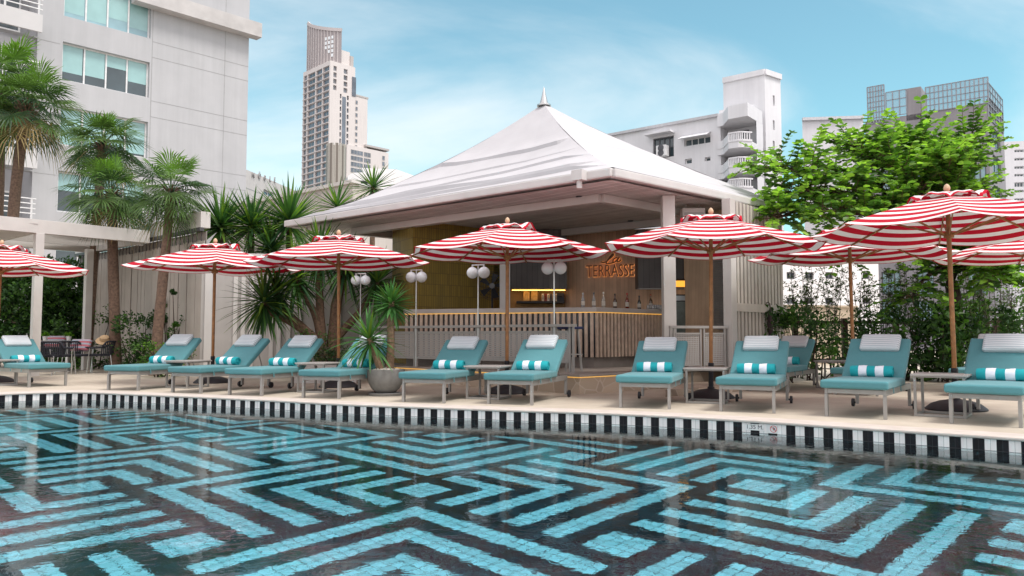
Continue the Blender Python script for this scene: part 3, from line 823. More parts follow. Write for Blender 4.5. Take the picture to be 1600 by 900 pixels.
for a, b in zip(pf[:3], pf[1:3]): mb.bar(a + Vector((0, -.012, -.047)), b + Vector((0, -.012, -.047)), .014, .012)
mb.build('led_strip', M['led'], plat, world=True)
# low step to the right of the platform
sa, sb = G(1040, 609.5, .10), G(1180, 600, .10)
mb = MB(); dd = Vector((.5, 1.6, 0)); mb.prism([(p.x, p.y) for p in (sa, sb, sb + dd, sa + dd)], 0, .10)
o = mb.build('step', M['stone']); tag(o, 'low stone step at the right end of the bar platform, behind the column', 'step')

# bar counter, angled front with black and wood slats
bc, be0, be1 = Vector((1.53, 14.25, 0)), Vector((-2.15, 15.55, 0)), Vector((3.25, 15.95, 0))
bar = thing('bar_counter', 'long angled bar counter with black and pale wood slats and a grey top', 'bar counter', (bc.x, bc.y, PZ))
CT = 1.415
def offs(a, b, d): 
    v = (b - a).normalized(); return Vector((-v.y, v.x, 0)) * d
mtop = mat('counter_top', (.46, .42, .39), .45, 0, .08, 5)
nA, nB = offs(be0, bc, .62), offs(bc, be1, .62)
mid_in = bc + (nA + nB).normalized() * .68
mb = MB(); fo = -.05
fA, fB = offs(be0, bc, fo), offs(bc, be1, fo); mf = bc + (fA + fB).normalized() * abs(fo) * 1.05
mb.prism([(p.x, p.y) for p in (be0 + fA, mf, be1 + fB, be1 + nB, mid_in, be0 + nA)], CT - .085, CT)
mb.build('counter_top', mtop, bar, world=True, bevel=.006)
mb = MB(); g1, g2 = offs(be0, bc, .03), offs(bc, be1, .03); mg = bc + (g1 + g2).normalized() * .03
mb.prism([(p.x, p.y) for p in (be0 + g1, mg, be1 + g2, be1 + nB * .9, bc + (nA + nB).normalized() * .6, be0 + nA * .9)], .50, CT - .086)
mb.build('counter_body', mat('black_tile_front', (.014, .016, .02), .2, 0, .2, 10), bar, world=True)
h1, h2 = offs(be0, bc, .10), offs(bc, be1, .10); mh = bc + (h1 + h2).normalized() * .10
mb = MB(); mb.prism([(p.x, p.y) for p in (be0 + h1, mh, be1 + h2, be1 + nB * .88, bc + (nA + nB).normalized() * .58, be0 + nA * .88)], PZ + .001, .499)
mb.build('plinth', mat('plinth_concrete', (.26, .235, .21), .8, 0, .1, 6), bar, world=True)
mwood = mat('slat_wood', (.58, .455, .355), .55, 0, .18, 9, var2=.12)
mb = MB()
for (a, b) in ((be0, bc), (bc, be1)):
    L_ = (b - a).length; d = (b - a) / L_; nrm = Vector((-d.y, d.x, 0)); k = 0; s = .05
    while s < L_ - .04:
        p = a + d * s + nrm * .012
        mb.bar((p.x, p.y, .50), (p.x, p.y, CT - .10), .058, .034, up=nrm)
        s += .108
mb.build('front_slats', mwood, bar, world=True)
mb = MB()
for (a, b) in ((be0, bc), (bc, be1)):
    nrm = offs(a, b, -.012); mb.bar(a + nrm + Vector((0, 0, CT - .093)), b + nrm + Vector((0, 0, CT - .093)), .02, .014)
mb.build('led_strip', M['led'], bar, world=True)

# back wall of the bar in vertical wood, with the sign
w0, w1 = Vector((1.25, 18.0, 0)), Vector((4.35, 17.0, 0))
wd = (w1 - w0).normalized(); wn_ = Vector((wd.y, -wd.x, 0))
mwall = slat('wall_boards', (.55, .345, .21), .085, tuple(wd), .72, .5)
mb = MB(); mb.bar(w0 + Vector((0, 0, 1.795)), w1 + Vector((0, 0, 1.795)), .12, 2.99)
o = mb.build('bar_back_wall', mwall); tag(o, 'brown vertical board wall behind the bar carrying the glowing sign', 'wall')
mdark = slat('dark_boards', (.13, .122, .118), .12, (1, 0, 0), .7)
# dark upper cabinet and lit niche
y1 = 17.5
def X(px, Y): return (px - 800) / F * Y
def Z(py, Y): return AT(800, py, Y).z
cab = thing('wall_cabinet', 'dark grey overhead cabinet above the lit shelf behind the bar', 'cabinet', (X(840, y1), y1, Z(452, y1)))
mb = MB(); mb.box((X(840, y1), y1 + .25, (Z(452, y1) + ZC) / 2), (X(886, y1) - X(794, y1), .5, ZC - Z(452, y1) - .02)); mb.build('cabinet_body', mdark, cab, world=True, bevel=.004)
mb = MB(); mb.box((X(842, y1), y1 + .16, Z(452, y1) - .012), (X(884, y1) - X(800, y1), .03, .014)); mb.build('led_strip', mat('amber_led', (.9, .6, .2), .5, emit=(1.0, .50, .10), estr=4.0), cab, world=True)
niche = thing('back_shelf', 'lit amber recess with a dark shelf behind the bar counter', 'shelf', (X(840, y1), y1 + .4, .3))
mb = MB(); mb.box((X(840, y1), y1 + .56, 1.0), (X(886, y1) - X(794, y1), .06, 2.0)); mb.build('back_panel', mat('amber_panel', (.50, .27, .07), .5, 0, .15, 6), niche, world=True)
mb = MB(); mb.box((X(845, y1), y1 + .32, Z(471.5, y1)), (X(884, y1) - X(808, y1), .36, .045)); mb.build('shelf_board', mat('dark_shelf', (.03, .026, .022), .5), niche, world=True)
mb = MB(); mb.box((X(842, y1), y1 + .3, .62), (X(886, y1) - X(800, y1), .45, 1.0)); mb.build('shelf_base', mat('dark_base', (.035, .03, .026), .5), niche, world=True)
zs = Z(471.5, y1) + .0235
def onshelf(px): return X(px, y1)
for px, lab in ((823, 'amber framed menu board leaning at the left of the lit bar shelf'), (835.5, 'amber framed menu board leaning beside the stack of white books')):
    mb = MB(); mb.box((onshelf(px), y1 + .30, zs + .135), (.155, .02, .27), Matrix.Rotation(R(-9), 3, 'X')); mb.box((onshelf(px), y1 + .287, zs + .138), (.135, .006, .245), Matrix.Rotation(R(-9), 3, 'X'), 1)
    tag(mb.build('menu_board', [mat('board_frame', (.45, .26, .08), .5), mat('board_face', (.62, .40, .14), .5, 0, .2, 15)]), lab, 'menu board', 'framed boards on the bar shelf')
cols = [(.75, .72, .68), (.30, .06, .05), (.78, .76, .72), (.12, .1, .1), (.76, .72, .66), (.68, .62, .55)]
for q in range(6):
    mb = MB(); mb.box((onshelf(849 + q * 4.3), y1 + .28, zs + .085), (.048, .12, .17)); mb.box((onshelf(849 + q * 4.3), y1 + .219, zs + .09), (.03, .003, .10), None, 1)
    tag(mb.build('book', [mat('book_cover', cols[q], .6), mat('book_label', [c * .5 for c in cols[q]], .6)]), ['white book next to the amber boards on the lit shelf', 'dark red book between two white ones on the lit shelf', 'white book right of the dark red one on the lit shelf', 'black spined book in the middle of the row on the lit shelf', 'cream book right of the black spined one on the lit shelf', 'pale tan book at the right end of the row, next to the black box'][q], 'book', 'row of books on the bar shelf')
mb = MB(); mb.box((onshelf(877), y1 + .28, zs + .095), (.17, .16, .19)); mb.lathe([(.05, 0), (.055, .012), (.03, .014)], (onshelf(877), y1 + .2, zs + .1), 12)
tag(mb.build('speaker', M['black'], bevel=.006), 'small black speaker box at the right end of the lit bar shelf', 'speaker')

# yellow glazed tile wall on the left
def brickmat(name, c1, c2, mortar, scale=1.0, rough=.25, bw=.06, bh=.24):
    m, nt, b = _mat(name); L = nt.links.new
    tc = N(nt, 'ShaderNodeTexCoord'); br = N(nt, 'ShaderNodeTexBrick'); br.offset = 0
    L(tc.outputs['UV'], br.inputs['Vector'])
    br.inputs['Color1'].default_value = (*c1, 1); br.inputs['Color2'].default_value = (*c2, 1); br.inputs['Mortar'].default_value = (*mortar, 1)
    br.inputs['Scale'].default_value = 1; br.inputs['Mortar Size'].default_value = .004; br.inputs['Brick Width'].default_value = bw; br.inputs['Row Height'].default_value = bh
    L(br.outputs['Color'], b.inputs['Base Color']); b.inputs['Roughness'].default_value = rough
    return m
M['ytile'] = brickmat('yellow_tile', (.29, .205, .045), (.22, .16, .04), (.11, .085, .04))
ya, yb, yc = AT(613, 400, 17.2), AT(645, 400, 16.1), AT(772, 400, 17.6)
mb = MB()
for a, b in ((ya, yb), (yb, yc)):
    L_ = (b - a).length
    mb.quad((a.x, a.y, .30), (b.x, b.y, .30), (b.x, b.y, ZC - .004), (a.x, a.y, ZC - .004), 0, [(0, 0), (L_, 0), (L_, 3), (0, 3)])
bkk = Vector((0, 1.0, 0)); mb.quad((yc.x, yc.y, .3), (yc.x + .2, yc.y + 1, .3), (yc.x + .2, yc.y + 1, ZC - .004), (yc.x, yc.y, ZC - .004), 0, [(0, 0), (1, 0), (1, 3), (0, 3)])
mb.quad((ya.x, ya.y, ZC - .004), (yb.x, yb.y, ZC - .004), (yc.x, yc.y, ZC - .004), (yc.x + .2, yc.y + 1, ZC - .004))
mb.quad((ya.x, ya.y, .3), (yc.x + .2, yc.y + 1.0, .3), (yc.x + .2, yc.y + 1, ZC - .004), (ya.x, ya.y, ZC - .004))
tag(mb.build('tiled_wall', M['ytile']), 'wall of upright mustard yellow glazed tiles at the left of the bar', 'wall')
# rear dark wall closing the pavilion
mb = MB()
dk = mat('dark_plaster', (.12, .105, .095), .7, 0, .15, 3)
mb.bar((-2.9, 19.2, 1.735), (2.0, 18.6, 1.735), .1, 3.11); mb.bar((4.35, 17.0, 1.735), (5.3, 15.95, 1.735), .1, 3.11)
tag(mb.build('rear_wall', dk), 'dark plaster wall at the very back of the bar', 'wall')
# wall fan
fp = AT(769, 447, 16.95)
fan = thing('wall_fan', 'round black electric fan in the shadow beside the yellow tiled wall', 'fan', (fp.x, fp.y, fp.z))
mb = MB()
for r_ in (.06, .13, .20, .27, .31):
    mb.tube([Vector((r_ * math.cos(a), -.09 + .06 * (r_ / .31) ** 2, r_ * math.sin(a))) for a in [2 * math.pi * q / 24 for q in range(25)]], .005, 5, cap=False)
for q in range(16):
    a = 2 * math.pi * q / 16; mb.tube([(.03 * math.cos(a), -.09, .03 * math.sin(a)), (.31 * math.cos(a), -.03, .31 * math.sin(a))], .004, 4)
mb.build('cage', M['black'], fan)
mb = MB()
for q in range(5):
    a = 2 * math.pi * q / 5
    u = Vector((math.cos(a), 0, math.sin(a))); w = Vector((-math.sin(a), .35, math.cos(a)))
    mb.add([u * .04, u * .27 - w * .07, u * .28 + w * .08, u * .05 + w * .03], [(0, 1, 2, 3)])
mb.build('blade', M['black'], fan)
mb = MB(); mb.tube([(0, -.10, 0), (0, .12, 0)], .06, 14); mb.build('motor', mat('fan_grey', (.12, .12, .12), .4), fan, smooth=True)
mb = MB(); mb.tube([(0, .06, 0), (0, .06, -1.0), (0, .06, .30 - fp.z)], .022, 8); mb.lathe([(.22, 0), (.22, .03), (.02, .05)], (0, .06, .30 - fp.z), 16); mb.build('stand', M['black'], fan)

# bottles and glasses on the counter
def bottle(px, h, col, lab, cap, liquid=None):
    sdir = (be1 - bc).normalized(); 
    base = HIT(px, 487, bc + offs(bc, be1, .38), Vector((-sdir.y, sdir.x, 0)))
    t = thing('bottle', lab, 'bottle', (base.x, base.y, CT + .0005), 0, 'bottles on the bar counter')
    mb = MB(); r_ = .037; mb.lathe([(r_ * .9, 0), (r_, .008), (r_, h * .55), (r_ * .8, h * .64), (.015, h * .76), (.014, h * .93), (.017, h * .94), (.017, h)], n=14)
    m_, nt_, b_ = _mat('bottle_glass'); b_.inputs['Base Color'].default_value = (*col, 1); b_.inputs['Roughness'].default_value = .05; b_.inputs['Transmission Weight'].default_value = .45; b_.inputs['Coat Weight'].default_value = .4
    mb.build('glass', m_, t, smooth=True)
    mb = MB(); mb.lathe([(r_ + .001, h * .18), (r_ + .001, h * .46)], n=14); mb.build('paper_label', mat('bottle_label', (.6, .56, .48), .7), t, smooth=True)
    mb = MB(); mb.lathe([(.016, h * .92), (.018, h * .925), (.018, h + .012), (.004, h + .014)], n=12); mb.build('cap', mat('bottle_cap', cap, .35, .3), t, smooth=True)
for px, h, col, lab, cap in ((911, .27, (.5, .5, .48), 'clear bottle with a silver top, leftmost on the bar counter', (.5, .5, .5)), (928, .29, (.45, .44, .4), 'clear slim bottle second from left on the bar counter', (.1, .1, .1)),
                             (943, .31, (.62, .58, .5), 'pale frosted bottle, tallest of the clear ones on the bar counter', (.6, .58, .5)), (961, .29, (.10, .045, .02), 'dark brown bottle in the middle of the bar counter', (.05, .04, .03)),
                             (980, .32, (.30, .05, .02), 'red brown bottle right of the dark brown one on the bar counter', (.4, .05, .03)), (999, .28, (.05, .05, .04), 'black bottle left of the tray of glasses', (.03, .03, .03)), (1017, .33, (.16, .09, .03), 'tall amber bottle behind the tray of glasses', (.3, .08, .03))):
    bottle(px, h, col, lab, cap)
mgl, _nt, _b = _mat('clear_glass'); _b.inputs['Transmission Weight'].default_value = .8; _b.inputs['Roughness'].default_value = .05; _b.inputs['Base Color'].default_value = (.9, .92, .92, 1)
sdir = (be1 - bc).normalized(); on = Vector((-sdir.y, sdir.x, 0))
tb = HIT(1024, 488, bc + on * .25, on)
mb = MB(); mb.box((tb.x, tb.y, CT + .012), (.42, .26, .02), Matrix.Rotation(math.atan2(sdir.y, sdir.x), 3, 'Z'))
tag(mb.build('serving_tray', M['chrome'], bevel=.004), 'steel tray of upturned glasses at the right end of the bar', 'tray')
for q in range(10):
    p = tb + sdir * (-.17 + .085 * (q % 5)) + on * (-.06 if q < 5 else .06)
    mb = MB(); mb.lathe([(.033, 0), (.034, .004), (.028, .085), (.024, .088), (.024, .082), (.029, .004)], n=12)
    o = mb.build('drinking_glass', mgl, smooth=True); o.location = (p.x, p.y, CT + .0225)
    tag(o, 'clear glass standing upside down on the steel tray at the bar', 'glass', 'upturned glasses on the tray')
# glass door fridge behind the column
fr_ = AT(1067, 470, 16.2)
t = thing('drinks_fridge', 'black glass door drinks fridge behind the white pavilion column', 'fridge', (fr_.x, fr_.y, .3))
mb = MB(); mb.box((0, 0, .72), (.62, .55, 1.44)); mb.build('body', mat('fridge_black', (.03, .03, .032), .3), t, bevel=.01)
mb = MB(); mb.box((.0, -.285, .74), (.50, .012, 1.10)); mb.build('door_glass', mat('fridge_glass', (.20, .24, .22), .08, 0, .3, 5), t)
mb = MB(); mb.box((.0, -.29, 1.36), (.54, .02, .10)); mb.build('header_panel', mat('fridge_header', (.6, .66, .68), .3), t)
mb = MB(); mb.tube([(-.23, -.31, .5), (-.23, -.31, 1.0)], .012, 8); mb.build('handle', M['chrome'], t)
# amber light panel and low cabinet beside the column
a_ = AT(1078, 443, 16.4)
mb = MB(); mb.box((a_.x, a_.y + .1, a_.z), (.62, .04, .13)); mb.box((a_.x, a_.y + .1, a_.z + .09), (.70, .1, .02), None, 1)
tag(mb.build('amber_light_panel', [mat('amber_glow', (.8, .4, .06), .5, emit=(1, .42, .05), estr=.7), M['black']]), 'glowing amber strip panel above the drinks fridge', 'light panel')
hb_ = AT(1030, 410, 16.6)
t = thing('hanging_cabinet', 'dark grey wall cabinet to the left of the white column', 'cabinet', (hb_.x, hb_.y, 1.9))
mb = MB(); mb.box((.02, .1, .62), (.98, .40, 1.24)); mb.build('cabinet_body', mdark, t, bevel=.004); mb = MB(); mb.box((.02, -.05, -.012), (.98, .12, .02)); mb.build('cabinet_lip', M['rail'], t)
# wood partition and perforated panel right of the column
pa, pb = AT(1072, 430, 15.5), AT(1131, 430, 14.4)
mb = MB(); mb.bar(Vector((pa.x, pa.y, 1.77)), Vector((pb.x, pb.y, 1.77)), .06, 2.94)
tag(mb.build('wood_partition', slat('partition_boards', (.42, .30, .20), .11, tuple((pb - pa).normalized()), .8)), 'pale wood partition between the white column and the batten wall', 'partition')
def lattice(mb, O, u, w, h, nx, ny, bw, th=.012):
    nrm = Vector((u.y, -u.x, 0)); up = Vector((0, 0, 1))
    for i in range(nx + 1): 
        p = O + u * (w * i / nx); mb.bar(p, p + up * h, bw, th, up=nrm)
    for j in range(ny + 1):
        p = O + up * (h * j / ny) + nrm * (th * .2); mb.bar(p, p + u * w, th, bw)
pu = (pb - pa).normalized(); pn = Vector((pu.y, -pu.x, 0))
O = HIT(1116, 490, pa + pn * .10, pn); O.z = .303 + .72
mb = MB(); lattice(mb, O, pu, .36, 1.45, 10, 34, .014); tag(mb.build('lattice_screen', mat('grey_lattice', (.17, .165, .155), .6)), 'grey square lattice screen beside the white batten wall', 'screen')

# batten wall under the right eave
ra, rb = AT(1138, 400, 13.6), AT(1222, 400, 15.3)
ru = (rb - ra); ru.z = 0; RL = ru.length; ru = ru / RL; rn = Vector((ru.y, -ru.x, 0))
bw_ = thing('batten_wall', 'cream wall of upright battens at the right end of the pavilion', 'wall', (ra.x, ra.y, 0))
g0 = Vector((ra.x, ra.y, 0))
mcream = mat('cream_batten', (.52, .49, .44), .6, 0, .06, 5, var2=.06)
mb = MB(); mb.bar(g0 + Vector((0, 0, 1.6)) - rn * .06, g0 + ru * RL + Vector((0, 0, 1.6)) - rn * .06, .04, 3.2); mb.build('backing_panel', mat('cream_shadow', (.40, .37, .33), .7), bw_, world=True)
mb = MB(); s = .18
while s < RL:
    p = g0 + ru * s; mb.bar(p, p + Vector((0, 0, 3.29)), .085, .05, up=rn); s += .145
mb.build('battens', mcream, bw_, world=True, bevel=.004)
mb = MB(); p = g0 + rn * .02; mb.bar(p, p + Vector((0, 0, 3.295)), .20, .16, up=rn); mb.build('corner_post', M['white_post'], bw_, world=True, bevel=.006)
mb = MB(); zr = Z(482, 14.4); mb.bar(g0 + ru * .12 + rn * .05 + Vector((0, 0, zr)), g0 + ru * RL + rn * .05 + Vector((0, 0, zr)), .04, .15); mb.build('cross_rail', mcream, bw_, world=True, bevel=.005)
# folded dark umbrella hanging from the rail
hk = g0 + ru * (RL * .62) + rn * .11
t = thing('folded_umbrella', 'folded dark umbrella hanging by its crook from the batten wall', 'umbrella', (hk.x, hk.y, zr))
mb = MB(); mb.tube([(0, -.02, .02), (0, .0, .09), (-.03, .0, .13), (-.07, .0, .10)], .011, 8); mb.build('crook', M['darkbark'], t, smooth=True)
mb = MB(); mb.tube([(0, -.02, .02), (0, -.01, -.12), (0.0, 0, -.30), (.01, 0, -.62), (.01, 0, -.75)], [.010, .045, .055, .02, .006], 9); mb.build('folded_cloth', mat('dark_cloth', (.05, .03, .035), .8, 0, .3, 20), t, smooth=True)
# white box speaker under the ceiling
sp0 = AT(1082, 333, 14.2); t = thing('ceiling_speaker', 'cream box unit hung under the ceiling behind the white column', 'air unit', (sp0.x, sp0.y, sp0.z))
mb = MB(); mb.box((0, 0, 0), (.42, .24, .16)); mb.build('housing', M['white_post'], t, bevel=.02); mb = MB(); mb.box((0, -.122, -.03), (.36, .008, .05)); mb.build('grille', M['rail'], t)
mb = MB(); mb.tube([(-.12, 0, .08), (-.12, 0, ZC - sp0.z - .002)], .012, 6); mb.tube([(.12, 0, .08), (.12, 0, ZC - sp0.z - .002)], .012, 6); mb.build('bracket', M['rail'], t)

# glowing sign
def text_obj(body, size, extrude, off=0, spacing=1.0, align='CENTER'):
    cu = bpy.data.curves.new('t', 'FONT'); cu.body = body; cu.size = size; cu.extrude = extrude; cu.offset = off; cu.align_x = align; cu.align_y = 'CENTER'; cu.space_character = spacing; cu.resolution_u = 3
    ob = bpy.data.objects.new('t', cu); COL.objects.link(ob)
    dg = bpy.context.evaluated_depsgraph_get(); dg.update()
    me = bpy.data.meshes.new_from_object(ob.evaluated_get(dg)); bpy.data.objects.remove(ob); bpy.data.curves.remove(cu); return me
def place_text(me, name, m, parent, O, u, up=Vector((0, 0, 1)), fwd=0, width=None):
    if width:
        xs = [v.co.x for v in me.vertices]; k = width / (max(xs) - min(xs))
        for v in me.vertices: v.co.x *= k
    nrm = u.cross(up); 
    ofs = parent.location if parent else Vector((0, 0, 0))
    for v in me.vertices:
        p = O + u * v.co.x + up * v.co.y + nrm * (v.co.z + fwd) - ofs; v.co = p
    me.materials.clear(); me.materials.append(m); me.name = name
    ob = bpy.data.objects.new(name, me); COL.objects.link(ob)
    if parent: ob.parent = parent
    return ob
SO = HIT(953.5, 424, w0 + wn_ * .07, wn_)
sign = thing('bar_sign', 'backlit orange lettering La TERRASSE on the brown board wall of the bar', 'sign', SO)
M['letter'] = mat('letter_wood', (.16, .075, .035), .5, 0, .1, 10)
M['glow'] = mat('letter_glow', (.9, .4, .12), .5, emit=(1.0, .40, .12), estr=.30)
H_ = 18.5 / F * 17.7
place_text(text_obj('TERRASSE', H_ / .69, .014, 0, 1.06), 'lettering', M['letter'], sign, SO, wd, fwd=.045, width=75 / F * 17.7)
place_text(text_obj('TERRASSE', H_ / .69, .008, .005, 1.06), 'letter_glow', M['glow'], sign, SO + Vector((0, 0, -.004)), wd, fwd=.012, width=77 / F * 17.7)
# handwritten La
LO = HIT(955, 408, w0 + wn_ * .07, wn_); k_ = 1 / F * 17.7
strokes = [[(-19, -1), (-15, -2.5), (-9, -1), (-4, 3), (2, 8), (5, 12), (4, 13.5), (1, 11), (-4, 5), (-8, -1), (-9, -4.5), (-5, -5), (0, -4), (5, -3)],
           [(14, 4), (11, 6), (6, 4), (4, 0), (5, -2.5), (9, -1), (13, 3), (16, 7), (13, 2), (12, -1.5), (15, -1.5), (20, 2)]]
for nm, m_, rr, fw in (('script', M['letter'], 1.15, .03), ('script_glow', M['glow'], 1.5, .008)):
    mb = MB()
    for st in strokes:
        pts = catmull([Vector((x, y, 0)) for x, y in st], 4)
        mb.tube([LO + wd * (p.x * k_ * .82) + Vector((0, 0, p.y * k_ * .82)) + wn_ * fw for p in pts], rr * k_, 6)
    mb.build(nm, m_, sign, world=True, smooth=True)

# ------------------------------------------------------------------ perforated railings and globe lamps
def perfmat():
    m, nt, b = _mat('perforated_sheet'); L = nt.links.new
    tc = N(nt, 'ShaderNodeTexCoord'); sc_ = N(nt, 'ShaderNodeVectorMath', operation='SCALE'); sc_.inputs['Scale'].default_value = 30; L(tc.outputs['UV'], sc_.inputs[0])
    fr = N(nt, 'ShaderNodeVectorMath', operation='FRACTION'); L(sc_.outputs[0], fr.inputs[0])
    su = N(nt, 'ShaderNodeVectorMath', operation='SUBTRACT'); su.inputs[1].default_value = (.5, .5, 0); L(fr.outputs[0], su.inputs[0])
    ln = N(nt, 'ShaderNodeVectorMath', operation='LENGTH'); L(su.outputs[0], ln.inputs[0])
    lt = N(nt, 'ShaderNodeMath', operation='LESS_THAN'); lt.inputs[1].default_value = .24; L(ln.outputs['Value'], lt.inputs[0])
    tr = N(nt, 'ShaderNodeBsdfTransparent'); ms = N(nt, 'ShaderNodeMixShader'); L(lt.outputs[0], ms.inputs[0]); L(b.outputs[0], ms.inputs[1]); L(tr.outputs[0], ms.inputs[2])
    b.inputs['Base Color'].default_value = (.38, .37, .35, 1); b.inputs['Roughness'].default_value = .5
    L(ms.outputs[0], nt.nodes['Material Output'].inputs['Surface'])
    return m
M['perf'] = perfmat()
def railing(a, b, cuts, lab, z0, z1, ztop, wide=.05):
    a = Vector((a.x, a.y, 0)); b = Vector((b.x, b.y, 0)); u = (b - a).normalized(); nrm = Vector((u.y, -u.x, 0)); Ltot = (b - a).length
    t = thing('railing', lab, 'railing', (a.x, a.y, PZ), 0)
    xs = [0] + [c * Ltot for c in cuts] + [Ltot]
    for x in xs:
        for s in (-.035, .035):
            mb = MB(); p = a + u * (x + s); mb.bar(p + Vector((0, 0, PZ)), p + Vector((0, 0, ztop - .02)), .03, .03, up=nrm); mb.build('post', M['rail'], t, world=True)
    for x0, x1 in zip(xs, xs[1:]):
        p, q = a + u * (x0 + .055), a + u * (x1 - .055); L_ = (q - p).length
        mb = MB(); mb.quad(p + Vector((0, 0, z0)), q + Vector((0, 0, z0)), q + Vector((0, 0, z1)), p + Vector((0, 0, z1)), 0, [(0, 0), (L_, 0), (L_, z1 - z0), (0, z1 - z0)])
        mb.build('perforated_panel', M['perf'], t, world=True)
        mb = MB()
        for z in (z0, z1): mb.bar(p + Vector((0, 0, z)), q + Vector((0, 0, z)), .03, .03)
        mb.build('panel_frame', M['rail'], t, world=True)
    mb = MB(); mb.bar(a - u * .05 + Vector((0, 0, ztop)), b + u * .05 + Vector((0, 0, ztop)), wide, .045); mb.build('top_rail', M['rail'], t, world=True, bevel=.004)
    return a, u, Ltot
ra0, ra1 = AT(572, 514, 15.9), AT(893, 509, 12.55)
_u = Vector((ra1.x - ra0.x, ra1.y - ra0.y, 0)); _L = _u.length; _u /= _L; _n = Vector((_u.y, -_u.x, 0))
CUT = [(HIT(px, 515, Vector((ra0.x, ra0.y, 0)), _n) - Vector((ra0.x, ra0.y, 0))).dot(_u) / _L for px in (650, 747, 866)]
A_, U_, LT = railing(ra0, ra1, CUT, 'long grey railing with perforated panels in front of the bar counter', .47, .96, 1.06, .16)
def globe_lamp(loc, h, lab, rz=0):
    t = thing('globe_lamp', lab, 'lamp', loc, rz, 'twin globe lamps along the bar railing')
    mb = MB(); mb.tube([(0, 0, 0), (0, 0, h)], .014, 8); mb.build('pole', M['chrome'], t, smooth=True)
    mb = MB(); mb.bar((-.12, 0, h - .012), (.12, 0, h - .012), .018, .018)
    for s in (-1, 1): mb.tube([(s * .108, 0, h - .02), (s * .108, 0, h - .055)], .02, 8)
    mb.build('cross_arm', M['chrome'], t)
    for s in (-1, 1):
        mb = MB(); mb.sphere((s * .108, 0, h - .15), .105, 22); mb.build('globe', M['globe'], t, smooth=True)
GL = [(.0, .438, 556.5, 'twin white globe lamp at the left end of the bar railing, before the dracaena'), (.21, .44, 650, 'twin white globe lamp in front of the left corner of the yellow tiled wall'), (.47, .43, 747, 'twin white globe lamp in front of the black fan'), (.77, .42, 866, 'twin white globe lamp in front of the dark cabinet and lit shelf')]
for i, (fr, _, px, lab) in enumerate(GL):
    p = A_ + U_ * (LT * fr) + Vector((U_.y, -U_.x, 0)) * .03
    p = A_ + U_ * (LT * ([0] + CUT)[i])
    if i == 0: p = Vector((X(563, 16.0), 16.0, 0)); zt = Z(438, 16.0) + .15; base = .0
    else:
        zt = AT(px, (433, 426, 419)[i - 1], p.y).z + .15; base = PZ
    globe_lamp((p.x, p.y, base), zt - base, lab, math.atan2(U_.y, U_.x) * .4)
rb0, rb1 = AT(1050, 510, 13.1), AT(1134, 508, 13.5)
railing(rb0, rb1, (.55,), 'short grey railing with perforated panels between the column and the batten wall', .40, .93, 1.04, .05)
# bar stools' legs in the dark gap: two metal stools behind the railing
for i, (px, lab) in enumerate(((896, 'thin metal bar stool at the right end of the long railing'), (880, 'thin metal bar stool tucked behind the railing, left of the other stool'))):
    p = AT(px, 560, 13.1 + .2 * i); t = thing('bar_stool', lab, 'stool', (p.x, p.y, PZ), 0, 'bar stools behind the railing')
    mb = MB(); mb.lathe([(.15, .70), (.17, .71), (.17, .735), (.15, .745)], n=18); mb.build('seat', mat('navy_seat', (.02, .03, .09), .7), t, smooth=True)
    for q in range(4):
        a = math.pi / 4 + q * math.pi / 2; mb = MB(); mb.tube([(.10 * math.cos(a), .10 * math.sin(a), .70), (.19 * math.cos(a), .19 * math.sin(a), 0)], .011, 6); mb.build('leg', M['rail'], t)
    mb = MB(); mb.tube([(.15 * math.cos(a), .15 * math.sin(a), .28) for a in [q * math.pi / 8 for q in range(17)]], .008, 5, cap=False); mb.build('foot_ring', M['rail'], t)

# pool depth marker and no-diving tile on the pool wall
def wall_frame(px):
    best = min(range(len(S) - 1), key=lambda i: abs((S[i].x / (S[i].y * cp - .9 * sp * 1)) * F + 800 - px))
    a, b = S[best], S[best + 1]; u = (b - a).normalized(); return a, u, Vector((u.y, -u.x, 0))
a, u, nr = wall_frame(1176)
t = thing('depth_marker', 'white depth plate reading 1.35 M. set in the striped pool wall', 'depth marker', a + nr * .006 + Vector((0, 0, -.072)))
mb = MB(); mb.bar(t.location - u * .095, t.location + u * .095, .008, .066); mb.build('plate', mat('plate_white', (.70, .70, .69), .3), t, world=True)
place_text(text_obj('1.35 M.', .062, .001), 'lettering', M['black'], t, t.location.copy(), u, fwd=.0055)
a, u, nr = wall_frame(1205)
t = thing('no_diving_sign', 'white tile with a red crossed circle beside the depth plate on the pool wall', 'sign', a + nr * .006 + Vector((0, 0, -.078)))
mb = MB(); mb.bar(t.location - u * .064, t.location + u * .050, .008, .092); mb.build('tile', mat('plate_grey', (.66, .66, .65), .3), t, world=True)
red = mat('sign_red', (.50, .02, .02), .4); mb = MB(); c0 = t.location + nr * .006
ring = lambda r, q: c0 + u * (.012 + r * math.cos(q)) + Vector((0, 0, r * math.sin(q)))
for q in range(28):
    q0, q1 = q * 2 * math.pi / 28, (q + 1) * 2 * math.pi / 28
    mb.quad(ring(.030, q0), ring(.030, q1), ring(.036, q1), ring(.036, q0))
mb.bar(ring(.031, 2.36), ring(.031, 2.36 + math.pi), .001, .0055); mb.build('prohibition_ring', red, t, world=True)
mb = MB(); c1_ = c0 - nr * .0012
for p, q in (((-.004, .018), (.008, .0)), ((.008, .0), (.022, -.012)), ((.008, .0), (-.006, -.014)), ((.0, .006), (.018, .012))):
    mb.bar(c1_ + u * (.012 + p[0]) + Vector((0, 0, p[1])), c1_ + u * (.012 + q[0]) + Vector((0, 0, q[1])), .001, .006)
mb.build('diver_figure', M['black'], t, world=True)

